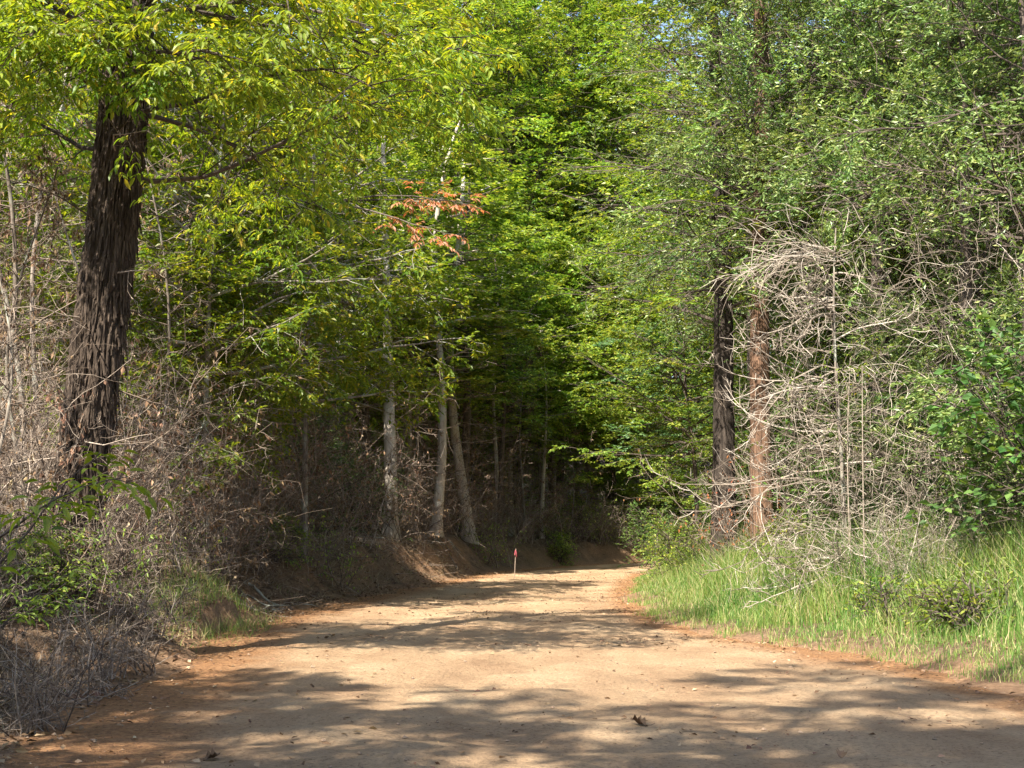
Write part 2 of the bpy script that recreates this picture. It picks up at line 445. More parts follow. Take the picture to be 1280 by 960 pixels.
def build_road():
    t = np.concatenate([np.arange(20, 64, 1.0), np.arange(64, 92, .1), np.arange(92, 135, .25), np.arange(135, SL, 1.5)])
    w = np.linspace(-1, 1, 110)
    c_x, c_y, c_h = centre(t)
    tx, ty = np.gradient(c_x, t), np.gradient(c_y, t); q = np.hypot(tx, ty); tx, ty = tx/q, ty/q
    off = w[None] * (c_h[:, None] + .55)
    Xg = c_x[:, None] + ty[:, None] * off; Yg = c_y[:, None] - tx[:, None] * off
    Z = road_z(Xg, Yg, off)
    me = grid_mesh('dirt_road', Xg, Yg, Z, road_mat())
    e = np.abs(off) / c_h[:, None]
    attr(me, 'edge', np.where(off < 0, sstep(.4, .95, e) * .95, sstep(.6, .97, e) * .9))
    return new('dirt_road', me, kind='structure')
build_road()

# ------------------------------------------------------------------ tree generators
def trunk_geo(rng, H, r0, r1, lean=(0, 0), bend=.15, K=26, sides=12, ridge=.06, freq=5.0, flare=.5, zs=1.2, z0=-.5):
    z = np.linspace(z0, H, K); t = (z - z0) / (H - z0)
    cx = lean[0] * t * H + bend * np.sin(t * 5 + rng.uniform(0, 6)) * t * 1.2
    cy = lean[1] * t * H + bend * np.sin(t * 4 + rng.uniform(0, 6)) * t * 1.2
    r = r0 + (r1 - r0) * t**.8 + flare * r0 * np.exp(-(z - 0).clip(0) / (r0 * 1.6))
    th = np.arange(sides) / sides * 2 * np.pi
    nn = noise(np.cos(th)[None] * freq * .5 + 5, np.sin(th)[None] * freq * .5, z[:, None] * zs + rng.uniform(0, 50))
    n2 = noise(np.cos(th)[None] * freq * 1.3 + 9, np.sin(th)[None] * freq * 1.3, z[:, None] * zs * 2 + 7)
    rr = r[:, None] * (1 + ridge * (1 - 2 * np.abs(nn)) + ridge * .7 * (1 - 2 * np.abs(n2)))
    V = np.stack([cx[:, None] + rr * np.cos(th), cy[:, None] + rr * np.sin(th), np.broadcast_to(z[:, None], rr.shape)], -1)
    g = Geo()
    k = np.arange(K - 1)[:, None] * sides; s0 = np.arange(sides)[None]; s1 = (s0 + 1) % sides
    g.add(V, np.stack([k + s0, k + s1, k + sides + s1, k + sides + s0], -1).reshape(-1, 4))
    axis = np.stack([cx, cy, z], -1)
    def at(h):
        return np.stack([np.interp(h, z, cx), np.interp(h, z, cy), h], -1), np.interp(h, z, r)
    return g, at

def crown_sprays(rng, S, D, L, n2=9, n3=6, nl=10, K1=7, flat=.85, grav1=-.02, grav2=-.03, l2=.42, l3=.38, leaf=(.10, .055), droop=.15,
                 upn=1.0, nnoise=.35, r1=.035, wob=.13, t0=.25, tpl=LEAF, ang=.9, wood=True, lt0=.15, clump=None):
    """limbs -> flat side sprays -> twigs -> leaves.  returns geo of wood, leaf arrays"""
    wd = Geo()
    P1, T1 = grow(rng, S, D, L, K1, wob, grav1)
    Lr = np.broadcast_to(L, len(S))
    tubes(wd, P1, taper(None, len(S), K1, r1 * (Lr / np.max(Lr)), .006), 5)
    p, d, t, _ = kids(rng, P1, T1, n2, t0, 1.0, ang, flat)
    L2 = np.repeat(Lr, n2) * l2 * (1.25 - t) * rng.uniform(.7, 1.25, len(t)) + .15
    P2, T2 = grow(rng, p, d, L2, 5, wob, grav2)
    tubes(wd, P2, taper(None, len(p), 5, .011, .004), 3)
    p, d, t, _ = kids(rng, P2, T2, n3, .15, 1.0, .8, flat)
    L3 = np.repeat(L2, n3) * l3 * (1.3 - t) * rng.uniform(.7, 1.3, len(t)) + .12
    P3, T3 = grow(rng, p, d, L3, 3, wob, grav2)
    if wood: tubes(wd, P3, taper(None, len(p), 3, .0055, .0025), 3)
    p, d, t, _ = kids(rng, P3, T3, nl, lt0, 1.05, .85, .75, .4)
    d = nrm(d + np.array([0, 0, -droop]) + rng.normal(0, .18, d.shape))
    n = nrm(np.array([0, 0, upn]) + rng.normal(0, nnoise, d.shape))
    if clump is not None:                              # leaves gather in layers and clumps, with gaps between them
        sx, szz, thr = clump; o3 = rng.uniform(0, 90, 3)
        k = noise(p[:, 0]*sx + o3[0], p[:, 1]*sx + o3[1], p[:, 2]*szz + o3[2]) + .35*noise(p[:, 0]*sx*2.6, p[:, 1]*sx*2.6, p[:, 2]*szz*2.6) > thr
        p, d, n = p[k], d[k], n[k]
    sz = rng.uniform(.65, 1.2, len(p))
    return wd, (p, d, n, sz * leaf[0], sz * leaf[1]), (P1, T1)

def limb_set(rng, at, h0, h1, n, len_f, elev_f, az=None, azw=None):
    h = np.sort(h0 + (h1 - h0) * (np.arange(n) + rng.uniform(0, 1, n)) / n)
    A = (np.arange(n) * 2.399 + rng.uniform(0, .9, n)) if az is None else az + rng.uniform(-azw, azw, n)
    t = (h - h0) / (h1 - h0)
    el = elev_f(t) + rng.normal(0, .12, n)
    P, r = at(h)
    D = np.stack([np.cos(A) * np.cos(el), np.sin(A) * np.cos(el), np.sin(el)], -1)
    return P, D, len_f(t) * rng.uniform(.75, 1.2, n)

def dead_twigs(rng, g, S, D, L, n2=7, n3=5, grav=0.0, r=.014, wob=.2, flat=.3, mat=0, K=6, r3=.0025, t0=.1):
    P, T = grow(rng, S, D, L, K, wob, grav)
    tubes(g, P, taper(None, len(S), K, r, r*.3), 4, mat)
    p, d, t, _ = kids(rng, P, T, n2, t0, 1, .9, flat)
    L2 = np.repeat(np.broadcast_to(L, len(S)), n2) * .42 * (1.25 - t) * rng.uniform(.5, 1.2, len(t))
    P2, T2 = grow(rng, p, d, L2, 5, wob, grav)
    tubes(g, P2, taper(None, len(p), 5, max(r*.45, r3*1.3), r3), 3, mat)
    if n3:
        p, d, t, _ = kids(rng, P2, T2, n3, .1, 1, .8, flat)
        L3 = np.repeat(L2, n3) * .45 * rng.uniform(.4, 1.2, len(t))
        P3, _t = grow(rng, p, d, L3, 4, wob, grav)
        tubes(g, P3, taper(None, len(p), 4, r3, r3*.6), 3, mat)
    return P2, T2

PROTO = {}
def reg(name, parts): PROTO[name] = parts

def make(name, proto, x, y, rot=0.0, sc=1.0, label=None, cat='tree', group=None, dz=0.0, tilt=(0, 0), swap=None):
    if cat in ('tree', 'dead shrub', 'dead tree'):      # keep trunks off the road, brush off the bank's face
        need = 1.1 if cat == 'tree' or x > 0 else 1.9
        for _ in range(12):
            off, hw, _s2 = road_coord([x], [y])
            if abs(off[0]) - hw[0] > need: break
            x += .4 if off[0] > 0 else -.4
    root = bpy.data.objects.new(name, None); COL.objects.link(root)
    root.location = (x, y, gz(x, y) + dz); root.rotation_euler = (tilt[0], tilt[1], rot)
    root.scale = (sc, sc, sc) if np.isscalar(sc) else sc
    root.empty_display_size = .3
    root['label'] = label; root['category'] = cat
    if group: root['group'] = group
    for nm, me, kind in PROTO[proto]:
        o = new(nm, me, root)
        if kind: o['kind'] = kind
        if swap and nm in swap:
            o.material_slots[0].link = 'OBJECT'; o.material_slots[0].material = swap[nm]
    return root

def leafgeo(arr, m, tpl=LEAF, name='leaves'):
    return leaves(Geo(), *arr, tpl=tpl).mesh(name, m)

def beech(key, seed, H, h0, R, n=26, r0=.2, bark=None, leafm=None, n2=9, n3=6, nl=10, leaf=(.12, .07), lowdead=14, lean=(0, 0), flat=.85, bend=.15, nnoise=.35, wood=False, dome=False):
    rng = np.random.default_rng(seed)
    tg, at = trunk_geo(rng, H, r0, .03, lean=lean, bend=bend, ridge=.05)
    prof = (lambda t: R * np.sqrt(1 - .93 * t**2)) if dome else (lambda t: R * (.55 + .45 * np.sin(np.clip(t*1.15 + .25, 0, 1.4) / 1.4 * np.pi)))
    S, D, L = limb_set(rng, at, h0, H, n, prof, lambda t: .12 + .6 * t**1.5)
    wd, lv, _ = crown_sprays(rng, S, D, L, n2=n2, n3=n3, nl=nl, leaf=leaf, flat=flat, r1=.05, nnoise=nnoise, t0=.15, wood=wood, l2=.5, l3=.42, clump=(.75, 1.7, -.22))
    parts = [('trunk', tg.mesh('trunk', bark or M_BARKG, True), None), ('branches', wd.mesh('branches', bark or M_BARKG), 'stuff'),
             ('crown', leafgeo(lv, leafm or M_BEECH), 'stuff')]
    if lowdead:
        g = Geo()
        S, D, L = limb_set(rng, at, 1.0, h0 + 1, lowdead, lambda t: 1.0 + t * .8, lambda t: .1 + 0*t)
        dead_twigs(rng, g, S, D, L, 6, 4, -.01, .010)
        parts.append(('dead_twigs', g.mesh('dead_twigs', M_TWIG), 'stuff'))
    reg(key, parts)

beech('beech_a', 11, 20, 4.2, 5.4, 56, .19, n2=12, n3=7, nl=11, leaf=(.17, .10), bark=M_BARKD)
beech('beech_b', 12, 22, 6.0, 5.8, 56, .22, lean=(.03, .02), n2=12, n3=7, nl=11, leaf=(.18, .105), bark=M_BARKD)
beech('beech_c', 13, 17, 3.2, 4.8, 48, .16, lean=(-.04, 0), n2=12, n3=7, nl=11, leaf=(.16, .095), bark=M_BARKD)
beech('young_beech', 14, 9, .8, 3.2, 38, .06, n2=11, n3=6, nl=9, leaf=(.14, .085), lowdead=0)
beech('mid_a', 15, 10.5, 4.4, 4.6, 42, .12, n2=12, n3=7, nl=12, leaf=(.15, .09), dome=True, bend=.3, bark=M_BARKD)
beech('mid_b', 16, 13.5, 4.6, 5.2, 46, .14, n2=12, n3=7, nl=12, leaf=(.16, .095), dome=True, lean=(.05, .02), bark=M_BARKD)
beech('pole_a', 21, 15, 5.6, 3.4, 26, .17, n2=10, n3=6, nl=10, leaf=(.14, .085), lowdead=22, bark=M_BARKL, bend=.3)
beech('pole_b', 22, 14, 5.2, 3.0, 22, .11, n2=10, n3=6, nl=9, leaf=(.14, .085), lowdead=24, bark=M_BARKG, lean=(.06, .02), bend=.45)
beech('pole_c', 23, 12, 5.0, 2.6, 20, .075, n2=9, n3=6, nl=9, leaf=(.14, .085), lowdead=26, bark=M_BARKG, lean=(-.07, .02), bend=.6)
beech('slim_a', 24, 14, 4.9, 1.6, 24, .16, n2=8, n3=6, nl=9, leaf=(.14, .085), lowdead=26, bark=M_BARKL, bend=.3)
beech('slim_b', 25, 13, 4.6, 1.6, 22, .12, n2=8, n3=6, nl=9, leaf=(.14, .085), lowdead=26, bark=M_BARKL, lean=(.05, .02), bend=.4)
beech('slim_dark', 26, 14, 5.0, 2.0, 18, .14, n2=8, n3=6, nl=9, leaf=(.14, .085), lowdead=20, bark=M_BARKD, bend=.4)
beech('yellow_young', 31, 11, 3.5, 4.0, 46, .09, n2=12, n3=7, nl=10, leaf=(.16, .075), leafm=M_HICK, lowdead=0, flat=.6, bark=M_BARKG)

def oak(key, seed, H, h0, R, n=40, r0=.2, r1=.03, nl=12, leaf=(.085, .024), n2=9, n3=7, leafm=None, bark=None, tipdead=7, low=False):
    rng = np.random.default_rng(seed)
    tg, at = trunk_geo(rng, H, r0, r1, bend=.2, K=40, sides=16, ridge=.08)
    S, D, L = limb_set(rng, at, h0, H, n, lambda t: R * ((.45 + .55*sstep(0, .45, t)) if low else 1.0) * np.sqrt(1 - .85*t**2.5), lambda t: .0 + .7 * t)
    wd, lv, (P1, T1) = crown_sprays(rng, S, D, L, n2=n2, n3=n3, nl=nl, leaf=leaf, flat=.25, nnoise=.9, upn=.6, droop=.0, wob=.2, r1=.028, grav1=-.01, grav2=-.03, t0=.05, l2=.5, l3=.42, wood=False, clump=(1.0, 1.3, -.22))
    parts = [('trunk', tg.mesh('trunk', bark or M_BARKD, True), None), ('branches', wd.mesh('branches', bark or M_BARKD), 'stuff'), ('crown', leafgeo(lv, leafm or M_OAK), 'stuff')]  # dark bark colour on the branches makes them read as shadow in the crown
    if tipdead:
        g = Geo(); S, D, L = limb_set(rng, at, h0, H * .8, tipdead, lambda t: R * (.95 - .4*t), lambda t: .1 + .5 * t)
        dead_twigs(rng, g, S, D, L, 7, 5, .0, .014, .2, .3)
        parts.append(('dead_twigs', g.mesh('dead_twigs', M_TWIG), 'stuff'))
    reg(key, parts)
oak('oak_a', 41, 17, 2.0, 4.6, 60, .24, nl=14, n2=12, n3=8, leaf=(.11, .044))
oak('oak_b', 42, 11, .6, 3.9, 48, .16, nl=13, n2=12, n3=8, leaf=(.105, .042), low=True)
oak('oak_high', 43, 15, 6.9, 4.8, 50, .2, nl=13, n2=12, n3=8, leaf=(.11, .044), tipdead=5)

def bush(key, seed, H, R, stems=9, n2=9, n3=6, nl=8, leaf=(.09, .045), leafm=None, flat=.4, droop=.1, nnoise=.6):
    rng = np.random.default_rng(seed)
    A = rng.uniform(0, 6.283, stems); lean = rng.uniform(.1, .75, stems)
    D = np.stack([np.cos(A) * lean, np.sin(A) * lean, np.ones(stems)], -1)
    S = np.stack([np.cos(A), np.sin(A), 0*A], -1) * rng.uniform(0, .2 * R, stems)[:, None] - np.array([0, 0, .08])
    wd, lv, _ = crown_sprays(rng, S, D, H * rng.uniform(.65, 1.1, stems), n2=n2, n3=n3, nl=nl, leaf=leaf, flat=flat, l2=.45, l3=.4, r1=.018, t0=.08, ang=1.0, droop=droop, nnoise=nnoise, grav1=-.03)
    reg(key, [('stems', wd.mesh('stems', M_TWIGD), 'stuff'), ('foliage', leafgeo(lv, leafm or M_SHRUB), 'stuff')])
bush('bush_a', 51, 2.6, 1.3, 11, 10, 7, 8)
bush('bush_b', 52, 1.5, 1.0, 9, 8, 5, 7, leaf=(.075, .04), leafm=M_BEECH)
bush('bush_big_leaf', 53, 3.2, 1.5, 9, 9, 5, 6, leaf=(.15, .10), flat=.6)
bush('weed', 54, .55, .3, 6, 6, 3, 4, leaf=(.07, .03), leafm=M_BEECH)
bush('oak_sprout', 55, 2.6, 1.2, 10, 9, 6, 9, leaf=(.085, .026), leafm=M_OAK, flat=.2, nnoise=.9)

def brush(key, seed, H, R, stems=26, deadleaf=0, leafm=None, tm=None, lean=.8):
    rng = np.random.default_rng(seed)
    A = rng.uniform(0, 6.283, stems); le = rng.uniform(.05, lean, stems)
    S = np.stack([np.cos(A), np.sin(A), 0*A], -1) * (R * np.sqrt(rng.uniform(0, 1, stems)))[:, None] - np.array([0, 0, .1])
    A = rng.uniform(0, 6.283, stems)
    D = np.stack([np.cos(A) * le, np.sin(A) * le, np.ones(stems)], -1)
    g = Geo()
    P2, T2 = dead_twigs(rng, g, S, D, H * rng.uniform(.4, 1.1, stems), 10, 6, -.015, .010, .2, .2, K=8)
    parts = [('twigs', g.mesh('twigs', tm or M_TWIG), 'stuff')]
    if deadleaf:
        p, d, t, _ = kids(rng, P2, T2, deadleaf, .2, 1, .9, .3)
        k = rng.uniform(0, 1, len(p)) < .5; p, d = p[k], d[k]
        d = nrm(d * .5 + np.array([0, 0, -.8]) + rng.normal(0, .3, d.shape)); s = rng.uniform(.6, 1.2, len(p))
        g = leaves(Geo(), p, d, nrm(rng.normal(0, 1, d.shape)), .09 * s, .04 * s)
        parts.append(('withered_leaves' if leafm is None else 'foliage', g.mesh('leaves', leafm or M_DEAD), 'stuff'))
    reg(key, parts)
brush('brush_a', 61, 2.6, 1.0, 30)
brush('brush_b', 62, 3.6, 1.1, 26, deadleaf=5)
brush('brush_c', 63, 1.3, .9, 34, lean=1.4)
brush('brush_leafy', 64, 2.2, 1.0, 22, deadleaf=6, leafm=M_BEECH)

def snag(key, seed, H, n, lean=(0, 0)):
    rng = np.random.default_rng(seed)
    tg, at = trunk_geo(rng, H, .05, .012, lean=lean, bend=.5, sides=8)
    g = Geo(); S, D, L = limb_set(rng, at, .4, H, n, lambda t: 1.7 - .9*t, lambda t: .05 + .5*t)
    P2, T2 = dead_twigs(rng, g, S, D, L, 8, 6, -.015, .010, .18, .5, K=7)
    p, d, t, _ = kids(rng, P2, T2, 5, .2, 1, .9, .3)
    k = fbm(p[:, 0]*1.1 + seed, p[:, 1]*1.1, p[:, 2]*.9) > .12; p, d = p[k], d[k]
    d = nrm(d*.4 + np.array([0, 0, -1.]) + rng.normal(0, .25, d.shape)); s = rng.uniform(.6, 1.3, len(p))
    reg(key, [('trunk', tg.mesh('trunk', M_BARKG, True), None), ('dead_twigs', g.mesh('dead_twigs', M_TWIG), 'stuff'),
              ('withered_leaves', leaves(Geo(), p, d, nrm(rng.normal(0, 1, d.shape)), .10*s, .04*s).mesh('withered_leaves', M_DEAD), 'stuff')])
snag('snag_a', 65, 8.5, 46)
snag('snag_b', 66, 6.5, 38, (.08, .03))

# ------------------------------------------------------------------ the leaning hickory by the road, left
def split_crown(root, arr, m, tpl, pick, leafname='leaf', n=300):
    """the n picked leaves as objects sharing one mesh, all others as one part"""
    p, d, nn, L, W = arr
    L = np.broadcast_to(L, len(p)); W = np.broadcast_to(W, len(p))
    order = np.argsort(pick)[:n]
    mask = np.ones(len(p), bool); mask[order] = False
    if mask.any():
        far = mask & (pick > 90); mask = mask & ~far       # leaves well outside the view are plain two-triangle ones
        g = leaves(Geo(), p[mask], d[mask], nn[mask], L[mask], W[mask], tpl=tpl)
        if far.any(): leaves(g, p[far], d[far], nn[far], L[far], W[far])
        me = g.mesh('crown', m)
        new('crown', me, root, kind='stuff')
    one = leaves(Geo(), np.zeros((1, 3)), np.array([[1., 0, 0]]), np.array([[0, 0, 1.]]), 1.0, 1.0, tpl=tpl).mesh('leaf', m)
    D = nrm(d); Sd = nrm(np.cross(nn, D)); Z = np.cross(D, Sd)
    from mathutils import Matrix
    for i in order:
        o = new(leafname, one, root)
        M = Matrix(((D[i, 0]*L[i], Sd[i, 0]*W[i], Z[i, 0]*L[i], p[i, 0]), (D[i, 1]*L[i], Sd[i, 1]*W[i], Z[i, 1]*L[i], p[i, 1]),
                    (D[i, 2]*L[i], Sd[i, 2]*W[i], Z[i, 2]*L[i], p[i, 2]), (0, 0, 0, 1)))
        o.matrix_local = M

def pinnate(rng, P3, T3, n, leaf, k=5, droop=.35):
    """compound leaves: a stalk with k drooping leaflets"""
    p, d, t, tan = kids(rng, P3, T3, n, .2, 1.05, .8, .7, .3)
    d = nrm(d + np.array([0, 0, -.15]))
    side = nrm(np.cross(d, UP)); N = len(p); sl = leaf * rng.uniform(1.2, 1.9, N)
    out = []
    for j in range(k):
        sg = 0 if j == k - 1 else (1 if j % 2 else -1)
        f = 1.0 if j == k - 1 else .35 + .5 * (j // 2) / max(1, (k - 1) // 2)
        pos = p + d * (sl * f)[:, None]
        dd = nrm(d * (.6 if sg else 1) + side * sg * .8 + np.array([0, 0, -droop]) + rng.normal(0, .15, d.shape))
        nn = nrm(np.array([0, 0, 1.]) + rng.normal(0, .4, d.shape))
        s = rng.uniform(.8, 1.2, N) * (1.15 if j == k - 1 else .85 + .1 * (j // 2))
        out.append((pos, dd, nn, s * leaf, s * leaf * .36))
    return tuple(np.concatenate(c) for c in zip(*out))

def big_hickory():
    rng = np.random.default_rng(77)
    x, y = X(90, 17.0), 17.0
    root = bpy.data.objects.new('hickory_tree', None); COL.objects.link(root)
    root.location = (x, y, gz(x, y)); root['category'] = 'tree'
    root['label'] = 'big dark hickory with shaggy bark leaning out on the left bank'
    z0, H, K, Sd = -.6, 13.0, 420, 110
    z = np.linspace(z0, H, K)
    cx = np.interp(z, [-.6, 0, 1.5, 3.2, 4.8, 7, 13], [-.02, 0, .10, .25, .38, .50, .8]); cyv = .03 * z
    r = np.interp(z, [-.6, 0, .6, 2, 4, 6, 13], [.36, .29, .275, .28, .29, .27, .13])
    th = np.arange(Sd) / Sd * 2 * np.pi
    c, s = np.cos(th)[None], np.sin(th)[None]; zz = z[:, None]
    w = .5 * noise(c*2, s*2, zz*1.6)
    n1 = noise((c + w*.2) * 5.5, (s - w*.2) * 5.5, zz * 1.3)
    n2 = noise(c * 11, s * 11, zz * 2.6 + 4)
    plate = np.clip(np.abs(n1) * 4, 0, 1) * np.clip(np.abs(n2) * 4, .25, 1)
    step = np.mod(zz * 2.3 + 2.2 * noise(c*3, s*3, zz*.3), 1.0)          # plates lift at the lower end
    rr = r[:, None] * (1 + .17 * (plate - .5)) + .012 * (1 - step) * plate + .016 * noise(c*16, s*16, zz*9) + .010 * noise(c*30, s*30, zz*22)
    V = np.stack([cx[:, None] + rr * c, cyv[:, None] + rr * s, np.broadcast_to(zz, rr.shape)], -1)
    k = np.arange(K - 1)[:, None] * Sd; s0 = np.arange(Sd)[None]; s1 = (s0 + 1) % Sd
    g = Geo().add(V, np.stack([k + s0, k + s1, k + Sd + s1, k + Sd + s0], -1).reshape(-1, 4))
    new('trunk', g.mesh('trunk', M_BARKH, False), root)
    # loose strips of bark that hang off the trunk
    n = 800
    hz = rng.uniform(.3, 7.5, n); A = rng.uniform(0, 6.283, n)
    R = np.interp(hz, z, r) * 1.06
    ca, sa = np.cos(A), np.sin(A)
    base = np.stack([np.interp(hz, z, cx) + R * ca, .03 * hz + R * sa, hz], -1)
    outw = np.stack([ca, sa, 0 * ca], -1); tang = np.stack([-sa, ca, 0 * ca], -1)
    Ls = rng.uniform(.18, .5, n)[:, None]; Ws = rng.uniform(.006, .017, n)[:, None]; lift = rng.uniform(.004, .03, n)[:, None]
    dn = np.array([0, 0, -1.]) + tang * rng.normal(0, .12, (n, 1))
    pts = [base - tang*Ws, base + tang*Ws, base + dn*Ls*.55 + outw*lift*.4 - tang*Ws*1.1, base + dn*Ls*.55 + outw*lift*.4 + tang*Ws*1.1,
           base + dn*Ls + outw*lift*1.6 - tang*Ws*.7, base + dn*Ls + outw*lift*1.6 + tang*Ws*.7]
    front = np.stack(pts, 1); back = front - outw[:, None] * .008
    V = np.concatenate([front, back], 1)
    f = np.array([[0, 1, 3, 2], [2, 3, 5, 4], [7, 6, 8, 9], [9, 8, 10, 11], [4, 5, 11, 10], [0, 2, 8, 6], [2, 4, 10, 8], [3, 1, 7, 9], [5, 3, 9, 11]])
    new('bark_strips', Geo().add(V, (f[None] + (np.arange(n) * 12)[:, None, None]).reshape(-1, 4)).mesh('bark_strips', M_BARKH), root, kind='stuff')
    def at(h): return np.stack([np.interp(h, z, cx), .03 * h, h], -1), np.interp(h, z, r)
    # dead vine and withered leaves clinging to the lower trunk
    g = Geo(); m = 30
    hz = rng.uniform(.1, 2.0, m); A = rng.uniform(3.4, 6.6, m); R2 = np.interp(hz, z, r) + .05
    P = np.stack([np.interp(hz, z, cx) + R2*np.cos(A), .03*hz + R2*np.sin(A), hz], -1)
    Pv, Tv = grow(rng, P, np.stack([.5*np.cos(A+1.5), .5*np.sin(A+1.5)-.1, 1 + 0*A], -1), rng.uniform(.5, 1.6, m), 10, .22, .03)
    tubes(g, Pv, taper(None, m, 10, .007, .003), 4)
    new('dead_vine', g.mesh('dead_vine', M_TWIG), root, kind='stuff')
    pv, dv, _t, _ = kids(rng, Pv, Tv, 16, 0, 1, .9, .2)
    k = rng.uniform(0, 1, len(pv)) < .75; pv, dv = pv[k], dv[k]
    dv = nrm(dv*.4 + np.array([0, -.2, -.9]) + rng.normal(0, .3, dv.shape)); sz = rng.uniform(.6, 1.3, len(pv))
    new('withered_leaves', leaves(Geo(), pv, dv, nrm(rng.normal(0, 1, dv.shape)), .10*sz, .045*sz).mesh('withered_leaves', M_DEAD), root, kind='stuff')
    # limbs: mostly out over the road, some back and to the left
    S, D, L = [], [], []
    for h, az, el, ln in [(4.6, .3, .1, 4.4), (4.9, 2.6, .3, 2.6), (5.1, -.5, .25, 4.3), (5.2, .8, .2, 4.4), (5.5, -1.4, .2, 3.0),
                          (5.8, .15, .25, 4.8), (5.6, -.9, .15, 3.4), (6.1, -1.2, .3, 3.2), (6.6, -1.6, .2, 2.6), (5.3, -2.0, .2, 2.2), (6.2, -2.6, .3, 2.8), (6.0, 3.4, .3, 3.0), (6.3, -.75, .25, 4.2), (6.5, .45, .3, 4.8), (6.9, -1.8, .3, 3.2), (7.2, -.15, .3, 4.2),
                          (9.4, 2.0, .6, 2.0), (10.2, -1.2, .7, 1.8), (11, 3.5, .8, 1.6), (11.6, .9, .9, 1.4), (6.4, -.3, .1, 4.6), (6.8, .2, .15, 5.0), (7.0, -1.0, .15, 3.6), (6.7, -2.2, .1, 2.6), (7.1, -2.9, .1, 2.6)]:
        P, _ = at(np.array([h])); S.append(P[0]); L.append(ln)
        D.append([math.cos(az)*math.cos(el), math.sin(az)*math.cos(el), math.sin(el)])
    S, D, L = np.array(S), np.array(D), np.array(L)
    S[:, 2] += np.where(S[:, 2] < 5.0, .5, .75)
    wd = Geo()
    P1, T1 = grow(rng, S, D, L, 9, .13, -.045)
    tubes(wd, P1, taper(None, len(S), 9, .035, .007), 6)
    p, d, t, _ = kids(rng, P1, T1, 13, .22, 1.0, .85, .6)
    L2 = np.repeat(L, 13) * .40 * (1.3 - t) * rng.uniform(.6, 1.2, len(t)) + .2
    P2, T2 = grow(rng, p, d, L2, 5, .15, -.05)
    tubes(wd, P2, taper(None, len(p), 5, .011, .004), 3)
    p, d, t, _ = kids(rng, P2, T2, 4, .2, 1.0, .8, .6)
    P3, T3 = grow(rng, p, d, np.repeat(L2, 4) * .4 * rng.uniform(.6, 1.2, len(p)) + .1, 3, .15, -.03)
    tubes(wd, P3, taper(None, len(p), 3, .005, .003), 3)
    new('branches', wd.mesh('branches', M_TWIGD), root, kind='stuff')
    arr = pinnate(rng, P3, T3, 6, .118)
    w = arr[0] + np.array(root.location)
    pxs = 640 + w[:, 0] / np.maximum(w[:, 1], 1) * 1778; pys = 660 - (w[:, 2] - EYE) / np.maximum(w[:, 1], 1) * 1778
    hidden = (pxs < -20) | (pxs > 1300) | (pys < -20)
    split_crown(root, arr, M_HICK, LEAF6, w[:, 1] + 100 * hidden)
    # a dead side: bare thin limbs low on the trunk
    g = Geo()
    S, D, L = limb_set(rng, at, 1.2, 5.5, 16, lambda t: 1.6 + .6*t, lambda t: .1 + 0*t)
    dead_twigs(rng, g, S, D, L, 6, 4, -.02, .011)
    new('dead_twigs', g.mesh('dead_twigs', M_TWIG), root, kind='stuff')
big_hickory()

# ------------------------------------------------------------------ leafy saplings that lean in at the left edge
def near_sapling(label, x, y, rng, stems, leafL, name='sapling', m=None, nlf=4):
    root = bpy.data.objects.new(name, None); COL.objects.link(root)
    root.location = (x, y, gz(x, y)); root['category'] = 'sapling'; root['label'] = label
    S = np.array([s[0] for s in stems], float); D = np.array([s[1] for s in stems], float); L = np.array([s[2] for s in stems], float)
    g = Geo()
    P1, T1 = grow(rng, S, D, L, 9, .1, -.06)
    tubes(g, P1, taper(None, len(S), 9, .014, .004), 6)
    p, d, t, _ = kids(rng, P1, T1, 7, .3, 1.0, .8, .8)
    P2, T2 = grow(rng, p, d, np.repeat(L, 7) * .26 * (1.35 - t), 4, .12, -.05)
    tubes(g, P2, taper(None, len(p), 4, .005, .003), 4)
    new('stem', g.mesh('stem', M_TWIGD, True), root)
    arr = pinnate(rng, P2, T2, nlf, leafL, k=3, droop=.3)
    w = arr[0] + np.array(root.location)
    split_crown(root, arr, m or M_HICK, LEAF6, w[:, 1])
near_sapling('yellow green sapling reaching in low at the left edge over the bank', -4.75, 12.2, np.random.default_rng(5),
             [((0, 0, 0), (.12, -.1, 1), 2.3), ((.02, 0, 1.1), (.9, -.4, .75), 1.9), ((.05, 0, .8), (.7, .3, .75), 1.7), ((0, 0, .6), (-.4, -.6, .8), 1.4)], .15)
near_sapling('low green sapling with small leaves on the near left bank', -5.35, 14.0, np.random.default_rng(6),
             [((0, 0, 0), (.4, -.3, .8), 1.5), ((0, 0, 0), (.9, .1, .7), 1.4), ((0, 0, 0), (-.2, -.4, .9), 1.6), ((0, 0, 0), (.5, .6, .8), 1.3)], .085, m=M_BEECH, nlf=5)

# ------------------------------------------------------------------ trees
rg = np.random.default_rng(2024)
def T(name, proto, px, Y, label, sc=1.0, group=None, cat='tree', rot=None, tilt=(0, 0), swap=None, dz=0):
    return make(name, proto, X(px, Y), Y, rg.uniform(0, 6.28) if rot is None else rot, sc, label, cat, group, dz, tilt, swap)

